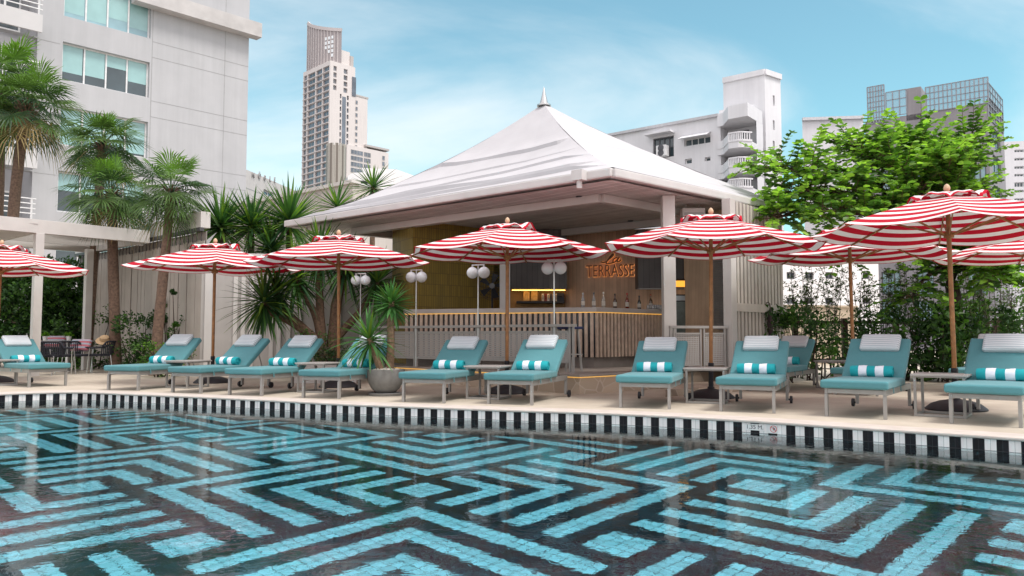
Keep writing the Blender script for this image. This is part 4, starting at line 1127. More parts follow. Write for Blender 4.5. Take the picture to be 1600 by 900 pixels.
# ------------------------------------------------------------------ foliage helpers
def leaf(mb, p, d, up, L, W, mi=0, fold=.25, droop=0.0):
    d = d.normalized(); s = d.cross(up)
    if s.length < 1e-3: s = d.orthogonal()
    s = s.normalized() * (W / 2); nrm = s.cross(d).normalized()
    tip = p + d * L - Vector((0, 0, 1)) * droop * L; mid = p + d * (L * .45) - Vector((0, 0, 1)) * droop * L * .2
    f = nrm * (W * fold)
    mb.add([p, mid - s + f, tip, mid + s + f], [(0, 1, 2), (0, 2, 3)], mi)
def rleaf(mb, p, d, up, L, W, mi=0):
    """round bauhinia-like leaf: two lobes folded on the midrib"""
    d = d.normalized(); s = d.cross(up)
    if s.length < 1e-3: s = d.orthogonal()
    s = s.normalized() * (W / 2); nrm = s.cross(d).normalized() * (W * .16)
    mb.add([p, p + d * L * .18 - s * .75 + nrm, p + d * L * .6 - s + nrm * 1.3, p + d * L - s * .5 + nrm * .6, p + d * L * .88,
            p + d * L - -s * .5 + nrm * .6, p + d * L * .6 + s + nrm * 1.3, p + d * L * .18 + s * .75 + nrm],
           [(0, 1, 2, 3, 4), (0, 4, 5, 6, 7)], mi)
def rv(rnd, zlo=-1, zhi=1):
    z = rnd.uniform(zlo, zhi); a = rnd.uniform(0, 2 * math.pi); r = math.sqrt(max(0, 1 - z * z)); return Vector((r * math.cos(a), r * math.sin(a), z))

def sword_head(mb, c, rnd, n=90, L=.62, W=.042, axis=Vector((0, 0, 1)), droop=.35, wide=.9, mats=(0, 0, 1, 1, 2)):
    axis = axis.normalized(); t1 = axis.orthogonal().normalized(); t2 = axis.cross(t1)
    for k in range(n):
        q = (k + .5) / n; el = math.asin(1 - q * (1 + wide)) if (1 - q * (1 + wide)) > -1 else -1.4
        a = k * 2.39996 + rnd.uniform(-.25, .25)
        d = (axis * math.sin(el) + (t1 * math.cos(a) + t2 * math.sin(a)) * math.cos(el)).normalized()
        l = L * rnd.uniform(.75, 1.1) * (1 - .15 * max(0, math.sin(el))); w = W * rnd.uniform(.8, 1.2)
        mi = rnd.choice(mats)
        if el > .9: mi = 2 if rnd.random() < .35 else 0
        side = d.cross(Vector((0, 0, 1))); side = (side if side.length > .05 else d.orthogonal()).normalized()
        dr = droop * rnd.uniform(.4, 1.5) * (1 - max(0, math.sin(el)) * .9)
        pts = []; p = Vector(c) + d * .02 - axis * .10 * q; dd = d.copy()
        for j in range(5):
            pts.append(p.copy()); p = p + dd * (l / 4); dd = (dd + Vector((0, 0, -dr * .22))).normalized()
        ws = [w * .55, w, w * .92, w * .6, 0.002]
        vs = []
        for j in range(5):
            u = side * ws[j] / 2; g = side.cross(d).normalized() * ws[j] * .22
            vs += [pts[j] - u + g, pts[j], pts[j] + u + g]
        fs = []
        for j in range(4):
            b = j * 3; fs += [(b, b + 1, b + 4, b + 3), (b + 1, b + 2, b + 5, b + 4)]
        mb.add(vs, fs, mi)

def fan_palm(base, top, rc, label, seed, tr=(.13, .10), bend=Vector((0, 0, 0))):
    rnd = random.Random(seed)
    t = thing('fan_palm', label, 'palm tree', base, 0, 'fan palms by the pergola')
    pts = [Vector(base) + (Vector(top) - Vector(base)) * q + bend * (q * (1 - q) * 4) for q in [i / 14 for i in range(15)]]
    mb = MB(); rad = [tr[0] + (tr[1] - tr[0]) * i / 14 + rnd.uniform(-.006, .006) for i in range(15)]; mb.tube(pts, rad, 12); mb.build('trunk', M['palmtrunk'], t, smooth=True, world=True)
    ax = (pts[-1] - pts[-2]).normalized(); top = Vector(top)
    bo = MB()   # old leaf bases
    for k in range(34):
        a = k * 2.4; z = -.28 + .40 * k / 34; d = Vector((math.cos(a), math.sin(a), .9))
        p = top + Vector((0, 0, z)) + Vector((math.cos(a), math.sin(a), 0)) * tr[1] * .8; bo.bar(p, p + d * .13 * rc, .035, .012)
    bo.build('leaf_bases', M['bark'], t, world=True)
    mb = MB(); nl = 40
    for k in range(nl):
        q = (k + .5) / nl; el = 1.32 - 2.35 * q ** .92 + rnd.uniform(-.22, .22); a = k * 2.39996 + rnd.uniform(-.2, .2)
        d = Vector((math.cos(a) * math.cos(el), math.sin(a) * math.cos(el), math.sin(el)))
        pl = rc * rnd.uniform(.34, .60); p0 = top + Vector((0, 0, .05)); p1 = p0 + d * pl * .6; p2 = p0 + d * pl - Vector((0, 0, .10 * rc * math.cos(el)))
        mb.tube([p0, p1, p2], [.014, .010, .007], 4, 1, cap=False)
        dd = (p2 - p1).normalized(); side = dd.cross(Vector((0, 0, 1))); side = (side if side.length > .1 else dd.orthogonal()).normalized(); nrm = side.cross(dd).normalized()
        R_ = rc * rnd.uniform(.42, .66); young = el > 1.0; old = el < -.5
        mi = 2 if young else (3 if (old and rnd.random() < .35) else rnd.choice((0, 0, 1)))
        nb = 24; span = 2.15 if not young else 1.5
        for j in range(nb):
            f = -1 + 2 * (j + .5) / nb; th = f * span + rnd.uniform(-.04, .04)
            bd = (dd * math.cos(th) + side * math.sin(th) + nrm * (.12 * abs(f))).normalized()
            bl_ = R_ * (1 - .30 * f * f) * rnd.uniform(.9, 1.06); w = .030 * rc * (1 if not old else .7)
            bs = bd.cross(nrm).normalized() * w / 2; dz = Vector((0, 0, -1)) * bl_ * rnd.uniform(.10, .34) * (1.6 if old else 1)
            m1 = p2 + bd * bl_ * .58; tp = p2 + bd * bl_ + dz
            mb.add([p2, m1 - bs, tp, m1 + bs, m1 + nrm * w * .28], [(0, 1, 4), (1, 2, 4), (2, 3, 4), (0, 4, 3)], mi)
    mb.build('crown', [M['palmA'], M['palmB'], M['palmC'], M['palmD']], t, world=True)
    return t

def bush(name, label, cat, base, w, d, h, n, size, mats, seed, group=None, stems=6, z0=0.0, dens=None):
    rnd = random.Random(seed); t = thing(name, label, cat, base, 0, group)
    base = Vector(base); mb = MB(); clumps = [(Vector((rnd.gauss(0, .33) * w, rnd.gauss(0, .33) * d, h * (z0 + (1 - z0) * rnd.random() ** .8))), rnd.uniform(.12, .30) * min(w, h, 1.4), rnd.randrange(len(mats))) for _ in range(max(8, n // 45))]
    for k in range(n):
        c, r_, m_ = rnd.choice(clumps); p = base + c + rv(rnd) * r_ * rnd.random() ** .4
        if p.z < .02: p.z = rnd.uniform(.03, .2)
        d_ = (rv(rnd, -.3, 1) + (c * .3)).normalized(); s = size * rnd.uniform(.6, 1.25)
        leaf(mb, p, d_, rv(rnd, .2, 1), s, s * .5, m_ if rnd.random() < .7 else rnd.randrange(len(mats)), droop=.15)
    mb.build('foliage', mats, t, world=True)
    mb = MB()
    for k in range(stems):
        c, r_, _ = clumps[k % len(clumps)]; b0 = base + Vector((rnd.uniform(-.15, .15) * w, rnd.uniform(-.15, .15) * d, 0))
        e = base + c; m_ = (b0 + e) / 2 + Vector((rnd.uniform(-.08, .08), rnd.uniform(-.08, .08), .1)); mb.tube([b0, m_, e], [.018, .013, .005], 5)
    mb.build('stems', M['darkbark'], t, world=True)
    return t

# ------------------------------------------------------------------ left side: pergola, curtain fence, planting
pz_t = AT(57, 343, 17.1).z
P1 = AT(57, 588, 17.1); E1 = G(233, 361, pz_t); E0_ = G(-60, 331.5, pz_t)
pu_ = (E1 - E0_); pu_.z = 0; pu_.normalize(); pn_ = Vector((-pu_.y, pu_.x, 0))
perg = thing('pergola', 'cream flat roofed pergola with louvred roof at the left of the pool', 'pergola', (P1.x, P1.y, 0))
BH = .30
mb = MB(); mb.bar(Vector((E0_.x, E0_.y, pz_t - BH / 2)), Vector((E1.x, E1.y, pz_t - BH / 2)), .10, BH); mb.build('front_beam', M['white_post'], perg, world=True, bevel=.005)
DEP = 3.4
mb = MB(); q0, q1 = E0_ + pn_ * DEP, E1 + pn_ * DEP; mb.bar(Vector((q0.x, q0.y, pz_t - BH / 2)), Vector((q1.x, q1.y, pz_t - BH / 2)), .10, BH); mb.build('rear_beam', M['white_post'], perg, world=True, bevel=.005)
for q in (E1 - pu_ * .06, AT(57, 343, 17.1), E0_):
    mb = MB(); a = q + pn_ * .055; b = q + pn_ * (DEP - .055); mb.bar(Vector((a.x, a.y, pz_t - BH / 2)), Vector((b.x, b.y, pz_t - BH / 2)), .10, BH - .01); mb.build('side_beam', M['white_post'], perg, world=True, bevel=.005)
mb = MB(); k = .18
while k < DEP - .1:
    a, b = P1 + pu_ * .05 + pn_ * k, E1 - pu_ * .12 + pn_ * k
    mb.bar(Vector((a.x, a.y, pz_t - .13)), Vector((b.x, b.y, pz_t - .13)), .12, .014, up=Vector((pn_.x * -.5, pn_.y * -.5, .86))); k += .155
mb.build('louvres', M['white_post'], perg, world=True)
mb = MB(); a, b = E0_ + pn_ * .06, P1 - pu_ * .06 + pn_ * .06
mb.prism([(p.x, p.y) for p in (a, b, b + pn_ * (DEP - .12), a + pn_ * (DEP - .12))], pz_t - .10, pz_t - .06); mb.build('roof_panel', M['white_post'], perg, world=True)
for q, w in ((Vector((P1.x, P1.y, 0)), .17), (G(187, 571, 0.0), .15), (AT(134, 560, 20.4), .17)):
    if q.y < 20:
        s_ = (Vector((q.x, q.y, 0)) - Vector((E0_.x, E0_.y, 0))).dot(pu_); q = Vector((E0_.x, E0_.y, 0)) + pu_ * s_ + pn_ * .03
    mb = MB(); mb.bar((q.x, q.y, 0), (q.x, q.y, pz_t - BH + .004), w, w, up=pu_); mb.build('post', M['white_post'], perg, world=True, bevel=.008)
q = G(187, 571, 0.0); s_ = (Vector((q.x, q.y, 0)) - Vector((E0_.x, E0_.y, 0))).dot(pu_); q = Vector((E0_.x, E0_.y, 0)) + pu_ * s_ + pn_ * -.07
mb = MB(); mb.box((q.x - .02, q.y, AT(185, 436, q.y).z), (.11, .10, .17)); tag(mb.build('wall_light', mat('lamp_white', (.75, .75, .75), .4), bevel=.01), 'small white box light fixed to the right post of the pergola', 'light')

# curtain fence: pleated cream panels hung from hooks
FA, FB = AT(120, 470, 23.2), AT(317, 470, 17.4)
fu = FB - FA; fu.z = 0; FL_ = fu.length; fu /= FL_; fn = Vector((fu.y, -fu.x, 0)); F0 = Vector((FA.x, FA.y, 0))
ftop = HIT(310, 363, F0, fn).z
fence = thing('curtain_fence', 'cream curtain fence of upright boards hung on hooks behind the palms', 'fence', F0)
mcur = mat('curtain_board', (.40, .36, .315), .7, 0, .06, 3, var2=.10, streak=.15)
brd = random.Random(3); s = 0
mb = MB()
while s < FL_ - .05:
    p = F0 + fu * (s + .11) + fn * brd.uniform(-.012, .012); mb.bar(p + Vector((0, 0, .12)), p + Vector((0, 0, ftop - .20 + brd.uniform(-.02, .02))), .205, .02, up=fn); s += .222
mb.build('boards', mcur, fence, world=True, bevel=.004)
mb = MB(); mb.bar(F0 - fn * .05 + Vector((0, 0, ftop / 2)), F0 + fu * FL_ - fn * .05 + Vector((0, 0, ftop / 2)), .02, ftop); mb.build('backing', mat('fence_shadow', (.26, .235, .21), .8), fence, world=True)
mb = MB(); mb.bar(F0 + fn * .06 + Vector((0, 0, ftop + .04)), F0 + fu * FL_ + fn * .06 + Vector((0, 0, ftop + .04)), .10, .08); mb.build('hanging_rail', mat('fence_rail', (.07, .07, .072), .5), fence, world=True)
mb = MB(); mb.bar(F0 - fn * .02 + Vector((0, 0, ftop + .26)), F0 + fu * FL_ - fn * .02 + Vector((0, 0, ftop + .26)), .22, .36); mb.build('coping', M['white_post'], fence, world=True)
s = .11
while s < FL_:
    mb = MB(); p = F0 + fu * s + fn * .04 + Vector((0, 0, ftop - .02)); mb.tube([p + Vector((0, 0, .03)), p + fu * .02 - Vector((0, 0, .04)), p - fu * .01 - Vector((0, 0, .10)), p + fu * .012 - Vector((0, 0, .2))], .008, 5); s += .222
    mb.build('hook', M['black'], fence, world=True)
for px, py in ((122, 376), (168, 374)):
    pass
for i, (px, py, lab) in enumerate(((130, 389, 'small white floodlight on the curtain fence beside the rear pergola post'), (221, 378, 'small white floodlight on the curtain fence just right of the pergola roof'))):
    p = HIT(px, py, F0 + fn * .16, fn); mb = MB(); mb.box(p, (.09, .14, .16), Matrix.Rotation(R(25), 3, 'X')); mb.tube([p, p - fn * .12 + Vector((0, 0, .1))], .015, 6)
    tag(mb.build('floodlight', mat('flood_white', (.7, .7, .7), .4)), lab, 'floodlight', 'floodlights on the fence')
# frontal boarded wall
WA, WB = AT(315, 470, 17.4), AT(640, 470, 18.3)
wu = WB - WA; wu.z = 0; WL = wu.length; wu /= WL; wn2 = Vector((wu.y, -wu.x, 0)); W0 = Vector((WA.x, WA.y, 0))
wtop = HIT(400, 404, W0, wn2).z
bwall = thing('boarded_wall', 'pale wall of wide boards with raised battens behind the dracaena', 'wall', W0)
mb = MB(); mb.bar(W0 + Vector((0, 0, wtop / 2)), W0 + wu * WL + Vector((0, 0, wtop / 2)), .12, wtop); mb.build('panel', mat('board_pale', (.40, .38, .355), .6, 0, .05, 3, var2=.07, streak=.1), bwall, world=True)
mb = MB()
for px in (327, 369, 381, 394, 425, 437, 452, 470, 500, 530):
    p = HIT(px, 470, W0, wn2); p.z = 0; p += wn2 * .075; w = .16 if px in (327,) else .09
    mb.bar(p, p + Vector((0, 0, wtop - .01)), w, .05, up=wn2)
mb.build('battens', M['white_post'], bwall, world=True, bevel=.004)
mb = MB(); mb.bar(W0 + Vector((0, 0, wtop + .05)), W0 + wu * WL + Vector((0, 0, wtop + .05)), .26, .10); mb.build('coping', M['white_post'], bwall, world=True)

# palms
def pal(bpx, bY, tpx, tpy, rc, lab, seed, **kw):
    top = AT(tpx, tpy, bY); fan_palm((X(bpx, bY), bY, 0), top, rc, lab, seed, **kw)
pal(243, 17.6, 267, 305, 1.08, 'fan palm with a bright young top before the curtain fence, rightmost of the palms', 11, tr=(.125, .095))
pal(184, 19.0, 174, 308, 1.2, 'bushy fan palm behind the right pergola post, just left of the rightmost palm', 12, tr=(.14, .11))
pal(137, 20.9, 160, 228, 1.3, 'taller fan palm with a dark crown across the windows, trunk behind the rear pergola post', 13, tr=(.13, .11))
pal(24, 23.5, 42, 172, 1.8, 'tall fan palm with a curved trunk above the pergola roof, near the left edge', 14, tr=(.19, .14), bend=Vector((-.25, 0, 0)))
pal(-10, 24.5, 4, 135, 1.9, 'tallest fan palm cut by the left edge of the photo', 15, tr=(.19, .14))

# hedge behind the pergola and shrubs by the fence
dk3 = [M['leafB'], M['leafB'], M['leafA']]
for i, (px, Y, w, h, n_, lab) in enumerate(((-5, 22.0, 2.2, 3.1, 5200, 'dark dense hedge shrub at the left edge behind the pergola'), (40, 22.2, 1.9, 3.0, 5000, 'dark dense hedge shrub behind the front pergola post'), (80, 22.4, 1.8, 2.9, 5000, 'dark dense hedge shrub behind the dining table'), (114, 22.6, 1.7, 2.8, 4800, 'dark dense hedge shrub beside the rear pergola post'))):
    bush('hedge_shrub', lab, 'shrub', (X(px, Y), Y, 0), w, .9, h, n_, .15, dk3, 40 + i, 'hedge behind the pergola')
for i, (px, Y, w, h, n_, sz, mats, lab) in enumerate((
        (150, 21.0, 1.0, 1.5, 700, .11, dk3, 'low leafy shrub between the rear pergola post and the bushy palm trunk'),
        (212, 18.7, 1.0, 1.25, 900, .10, dk3, 'dark leafy shrub against the curtain fence, just right of the pergola post'),
        (232, 18.9, .9, 1.35, 800, .10, dk3, 'dark leafy shrub at the foot of the rightmost palm'),
        (262, 18.6, .55, 1.75, 420, .10, [M['leafA'], M['leafB']], 'upright climbing shrub against the fence right of the rightmost palm trunk'),
        (284, 18.2, .5, 1.9, 380, .10, [M['leafA'], M['leafB']], 'tall thin climber against the fence above the second lounger pillow'),
        (252, 16.9, .9, .72, 900, .07, [M['leafA'], M['leafA'], M['leafC']], 'small bright rounded bush behind the towel of the second lounger'),
        (497, 16.0, 1.1, .95, 1300, .06, [M['leafA'], M['leafA'], M['leafB']], 'rounded fine leaved bush at the foot of the branching dracaena'),
        (525, 15.4, 1.0, .62, 900, .08, [M['leafG'], M['leafB']], 'low grey green ground shrub beside the dracaena umbrella pole'))):
    bush('leafy_shrub', lab, 'shrub', (X(px, Y), Y, 0), w, .55, h, n_, sz, mats, 60 + i, 'shrubs along the fence')
# planter kerb under the dracaena
ka, kb = AT(462, 567, 14.9), AT(560, 567, 15.0)
mb = MB(); mb.bar((ka.x, ka.y, .17), (kb.x, kb.y, .17), .5, .34); tag(mb.build('planter_wall', M['white_post'], bevel=.01), 'low pale planter wall below the dracaena', 'planter wall')

# branching dracaena
def branchy(name, lab, cat, base, branches, seed, rad=.12, L=.85, n=110, W=.05, droop=.55, wide=.95):
    rnd = random.Random(seed); t = thing(name, lab, cat, base, 0)
    mb = MB(); hd = MB()
    for pts, r0 in branches:
        pts = catmull([Vector(p) for p in pts], 4); k = len(pts)
        mb.tube(pts, [r0 * (1 - .45 * i / (k - 1)) * rnd.uniform(.93, 1.07) for i in range(k)], 9)
        ax = (pts[-1] - pts[-3]).normalized(); sword_head(hd, pts[-1], rnd, n, L, W, (ax + Vector((0, 0, .8))).normalized(), droop, wide)
    mb.build('trunk', M['bark2'] if rad < .1 else M['bark'], t, smooth=True, world=True)
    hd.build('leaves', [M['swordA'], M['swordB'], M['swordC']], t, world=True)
b0 = Vector((X(503, 16.2), 16.2, 0))
br = []
for q, r0 in (([(503, 545, 16.2), (470, 510, 16.1), (440, 480, 15.9), (432, 455, 15.9)], .12), ([(503, 545, 16.2), (492, 490, 16.2), (470, 455, 16.1), (462, 432, 16.1)], .10), ([(520, 545, 16.3), (525, 480, 16.4), (535, 440, 16.5), (540, 415, 16.5)], .14),
                ([(503, 545, 16.2), (500, 480, 16.3), (498, 430, 16.4), (500, 392, 16.5)], .11), ([(515, 545, 16.3), (560, 490, 16.5), (585, 455, 16.6), (590, 440, 16.6)], .10), ([(503, 545, 16.2), (455, 505, 16.0), (425, 490, 15.6), (412, 470, 15.5)], .08)):
    br.append(([(X(q[0][0], q[0][2]), q[0][2], 0)] + [tuple(AT(*p)) for p in q], r0))
branchy('dracaena_tree', 'large branching dracaena with drooping sword leaves between the boarded wall and the pavilion', 'tree', b0, br, 21, .12, .95, 105, .055)
# tall yucca heads rising behind the boarded wall
for i, (px, py, Y, L_, n_, lab) in enumerate(((345, 352, 18.6, 1.15, 190, 'spiky yucca behind the wall, leftmost of the row, above the fence umbrella'), (393, 352, 18.8, 1.15, 190, 'spiky yucca behind the wall, between the leftmost one and the big bright one'), (452, 345, 19.0, 1.3, 220, 'big bright spiky yucca behind the wall, left of the roof corner'), (424, 388, 18.7, 1.0, 150, 'lower dark yucca behind the wall, under the big bright one'), (527, 322, 21.5, .95, 80, 'spiky yucca peeping over the left slope of the pavilion roof, lower of two'), (583, 292, 23.5, 1.0, 80, 'spiky yucca peeping over the pavilion roof in front of the white building'))):
    c = AT(px, py, Y); branchy('spiky_yucca', lab, 'yucca', (c.x, c.y, 0), [([(c.x + .1, c.y, 0), (c.x, c.y, c.z * .5), (c.x, c.y, c.z)], .11)], 30 + i, .12, L_, n_, .06, .22, .62)

# potted yucca by the loungers
pc = G(602.5, 617.5); t = thing('potted_yucca', 'potted yucca with two stems in a round grey pot with white pebbles', 'potted plant', pc)
mb = MB(); mb.lathe([(.02, .04), (.14, .04), (.21, .10), (.265, .20), (.285, .30), (.285, .385), (.272, .392), (.262, .385), (.262, .34), (.02, .34)], n=32); mb.build('pot', M['pot'], t, smooth=True, angle=50)
mb = MB(); mb.lathe([(.02, .0), (.25, .0), (.265, .035), (.25, .04), (.02, .038)], n=28); mb.build('saucer', M['pot'], t, smooth=True, angle=50)
mb = MB(); rnd = random.Random(5)
for k in range(220):
    a, r_ = rnd.uniform(0, 6.28), .255 * math.sqrt(rnd.random()); mb.sphere((r_ * math.cos(a), r_ * math.sin(a), .355 + .04 * (1 - r_ / .26) + rnd.uniform(0, .02)), rnd.uniform(.014, .026), 6, 0, .7)
mb.build('pebbles', M['pebble'], t)
for k, (pts, r_, L_, n_, dr) in enumerate(((([.05, .02, .34], [.07, .02, .8], [.06, .0, 1.15], [.08, .0, 1.42]), .062, .42, 85, .22), (([-.06, -.02, .34], [-.12, -.05, .52], [-.18, -.08, .70], [-.24, -.1, .86]), .058, .64, 62, .95))):
    mb = MB(); pp = catmull([Vector(p) for p in pts], 4); mb.tube(pp, [r_ * (1 - .25 * i / len(pp)) * rnd.uniform(.95, 1.05) for i in range(len(pp))], 10); mb.build('stem', M['bark2'], t, smooth=True)
    mb = MB(); sword_head(mb, pp[-1], rnd, n_, L_, .05, Vector((-.15 * k, 0, 1)), dr, .75, (0, 0, 0, 1)); mb.build('leaves', [M['swordP'], M['swordA'], M['swordC']], t)

# dining set under the pergola
def px_s(px, Y, z): return Vector((X(px, Y), Y, z))
tb = px_s(108, 19.6, 0); t = thing('dining_table', 'grey topped dining table under the pergola', 'table', tb)
mb = MB(); mb.box((0, 0, .755), (1.35, .85, .03)); mb.build('table_top', mat('table_slab', (.38, .35, .33), .5, 0, .1, 5), t, bevel=.006)
mb = MB(); mb.tube([(0, 0, .03), (0, 0, .74)], .05, 12); mb.lathe([(.28, 0), (.28, .02), (.05, .04)], n=18); mb.build('pedestal', M['chrome'], t, smooth=True, angle=40)
mwov = mat('woven_cord', (.016, .017, .026), .75, 0, .3, 60, .6, 120)
def make_chair():
    root = thing('woven_chair', '', 'chair', group='dark woven dining chairs')
    mb = MB(); mb.box((0, 0, .43), (.50, .50, .05)); mb.build('seat', mwov, root, bevel=.015)
    mb = MB(); nn = 22
    for k in range(nn + 1):
        a = math.pi * k / nn; x, y = .29 * math.cos(a), .05 + .27 * math.sin(a); h = .30 * (1 if math.sin(a) > .35 else .55 + .45 * math.sin(a) / .35)
        mb.bar((x, y, .45), (x * 1.08, y * 1.08, .45 + h), .022, .012, up=Vector((math.cos(a), math.sin(a), 0)))
    pts = [Vector((.29 * 1.08 * math.cos(math.pi * k / 22), 1.08 * (.05 + .27 * math.sin(math.pi * k / 22)), .45 + .30 * (1 if math.sin(math.pi * k / 22) > .35 else .55 + .45 * math.sin(math.pi * k / 22) / .35))) for k in range(23)]
    mb.tube([(.31, -.2, .60)] + pts + [(-.31, -.2, .60)], .022, 8)
    mb.build('backrest', mwov, root)
    for sx in (-1, 1):
        mb = MB(); mb.tube([(sx * .31, -.2, .60), (sx * .29, -.22, .42), (sx * .27, -.25, 0)], .012, 7); mb.build('leg', M['chrome'], root, smooth=True)
        mb = MB(); mb.tube([(sx * .25, .24, .43), (sx * .27, .30, 0)], .012, 7); mb.build('leg', M['chrome'], root, smooth=True)
    return root
ch = make_chair()
CH_ = [((86, 17.8), 165, 'dark woven chair with its back to the pool, nearest the leftmost lounger'), ((120, 18.5), 80, 'dark woven chair turned sideways in the middle under the pergola, with the striped cushion'), ((160, 18.9), -70, 'dark woven chair at the right end of the dining table, below the straw hat')]
for i, ((px, Y), rz, lab) in enumerate(CH_):
    if i == 0: ch.location = (X(px, Y), Y, 0); ch.rotation_euler = (0, 0, R(rz)); ch['label'] = lab
    else: dup(ch, (X(px, Y), Y, 0), R(rz), lab)
mst = stripemat('cushion_stripe', (.50, .16, .19), (.38, .43, .50), .09, .45, 1, .9, coord='UV')
for px, Y, z, rz, lab in ((88, 20.3, .72, 10, 'striped cushion seen over the table edge between the two little plants'), (128, 18.9, .64, -8, 'striped red and blue cushion on the middle woven chair')):
    mb = MB(); rbox(mb, (0, 0, 0), (.50, .30, .12), .05, puff=.03); o = mb.build('striped_cushion', mst, smooth=True, angle=70); o.location = (X(px, Y), Y, z + (.02)); o.rotation_euler = (R(72), 0, R(rz)); tag(o, lab, 'cushion', 'striped cushions on the dining chairs')
# chair carrying the rear cushion
dup(ch, (X(88, 20.55), 20.55, 0), R(8), 'dark woven chair behind the dining table facing the pool')
hp = px_s(165, 18.9, .90)
mb = MB(); mb.lathe([(.19, -.01), (.20, .0), (.115, .02), (.10, .10), (.06, .125), (.005, .13)], n=22); o = mb.build('straw_hat', mat('straw', (.45, .31, .18), .85, 0, .15, 60, .4, 120), smooth=True); o.location = (hp.x, hp.y, .775); o.rotation_euler = (R(28), R(12), 0); tag(o, 'pale straw hat hung on the back of the right dining chair', 'hat')
for px, lab in ((64, 'little green plant in a white pot at the left end of the dining table'), (109, 'little green plant in a white pot in the middle of the dining table')):
    c = Vector((X(px, 19.6 if px > 80 else 19.5), 19.6 if px > 80 else 19.5, .7705))
    if px < 80: c.x = X(72, 19.5)
    t = thing('table_plant', lab, 'potted plant', c, 0, 'little plants on the dining table'); mb = MB(); mb.lathe([(.045, 0), (.06, .11), (.055, .11), (.05, .09)], n=14); mb.build('pot', mat('pot_white', (.7, .69, .67), .5), t, smooth=True)
    mb = MB(); rnd = random.Random(px)
    for k in range(70): leaf(mb, Vector((0, 0, .10)) + rv(rnd, 0, 1) * .05, rv(rnd, 0, 1), Vector((0, 0, 1)), .09, .05, rnd.choice((0, 0, 1)))
    mb.build('leaves', [M['leafC'], M['leafA']], t)

# ------------------------------------------------------------------ right side: leafy tree, thin shrubs, hedge, timber rail
def leafy_tree():
    rnd = random.Random(77); Y0 = 16.0; base = Vector((X(1488, Y0), Y0, 0))
    t = thing('leafy_tree', 'spreading tree with round bright green leaves behind the striped umbrellas on the right', 'tree', base)
    mb = MB(); lf = MB(); tw = MB()
    fork = AT(1485, 440, Y0)
    tr = catmull([base, AT(1492, 500, Y0), AT(1490, 460, Y0), fork], 4); mb.tube(tr, [.17 - .05 * i / (len(tr) - 1) for i in range(len(tr))], 10)
    limbs = []
    for pts in ([(1470, 400, 15.9), (1445, 350, 15.6), (1400, 310, 15.3), (1340, 280, 15.1), (1270, 268, 15.0), (1205, 262, 14.9)],
                [(1480, 395, 16.1), (1462, 330, 16.2), (1450, 270, 16.3), (1442, 248, 16.3), (1430, 222, 16.3)],
                [(1495, 390, 16.2), (1497, 330, 16.4), (1500, 290, 16.5), (1505, 250, 16.5), (1515, 222, 16.5)],
                [(1478, 405, 15.8), (1440, 360, 15.4), (1380, 340, 15.0), (1310, 330, 14.7), (1250, 330, 14.5), (1215, 340, 14.4)],
                [(1472, 400, 16.0), (1440, 330, 16.0), (1400, 260, 16.0), (1365, 245, 16.0), (1335, 230, 16.0)],
                [(1498, 395, 16.0), (1505, 345, 15.7), (1495, 305, 15.4), (1482, 265, 15.3)],
                [(1500, 410, 15.9), (1520, 412, 15.6), (1545, 420, 15.4), (1562, 430, 15.2)],
                [(1470, 410, 16.3), (1420, 390, 16.8), (1360, 360, 17.2), (1300, 330, 17.4)],
                [(1470, 420, 15.9), (1440, 440, 15.8), (1425, 465, 15.8)],
                [(1465, 400, 15.7), (1420, 350, 15.3), (1360, 310, 15.0), (1300, 300, 14.9), (1235, 300, 14.7)],
                [(1475, 395, 15.7), (1450, 320, 15.4), (1420, 275, 15.2), (1385, 248, 15.2)],
                [(1472, 405, 15.9), (1430, 370, 15.6), (1370, 375, 15.4), (1310, 380, 15.3), (1265, 385, 15.2)],
                [(1485, 395, 15.8), (1490, 330, 15.5), (1478, 290, 15.3), (1465, 255, 15.3)]):
        P_ = catmull([fork] + [AT(*p) for p in pts], 5); k = len(P_); mb.tube(P_, [.075 * (1 - .88 * i / (k - 1)) + .006 for i in range(k)], 7); limbs.append(P_)
    for li, P_ in enumerate(limbs):
        k = len(P_)
        for i in range(int(k * .22), k):
            for rep in range(6 if li != 8 else 3):
                d = rv(rnd, -.45, .8); d.x *= 1.2; along = (P_[min(i + 1, k - 1)] - P_[i - 1]).normalized(); d = (d + along * .6).normalized()
                L_ = rnd.uniform(.35, 1.0); p = P_[i].copy(); prev = p.copy(); tone = rnd.random(); pts = [p.copy()]
                nseg = int(L_ / .075)
                for s in range(nseg):
                    d = (d + Vector((rnd.uniform(-.08, .08), rnd.uniform(-.08, .08), .015 if s < nseg * .5 else -.06))).normalized(); p = p + d * (L_ / nseg); pts.append(p.copy())
                    if s < 2: continue
                    side = d.cross(Vector((0, 0, 1))); side = (side if side.length > .1 else Vector((1, 0, 0))).normalized()
                    for sg in (-1, 1):
                        if rnd.random() < .12: continue
                        ld = (side * sg + d * .55 + Vector((0, 0, rnd.uniform(-.5, .05)))).normalized(); sz = rnd.uniform(.095, .15)
                        top = s > nseg * .6
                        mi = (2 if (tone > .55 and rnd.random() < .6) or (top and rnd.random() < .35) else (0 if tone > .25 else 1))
                        rleaf(lf, p, ld, Vector((0, 0, 1)) + rv(rnd) * .45, sz, sz * 1.0, mi)
                tw.tube(pts[::2] if len(pts) > 4 else pts, [.010 - .007 * q / (len(pts[::2]) if len(pts) > 4 else len(pts)) for q in range(len(pts[::2]) if len(pts) > 4 else len(pts))], 4)
    mb.build('trunk', M['darkbark'], t, smooth=True, world=True); tw.build('twigs', M['bark'], t, world=True)
    lf.build('crown', [leafmat('tree_mid', (.115, .225, .045), .48), leafmat('tree_dark', (.055, .125, .03), .4), leafmat('tree_bright', (.22, .38, .065), .5)], t, world=True)
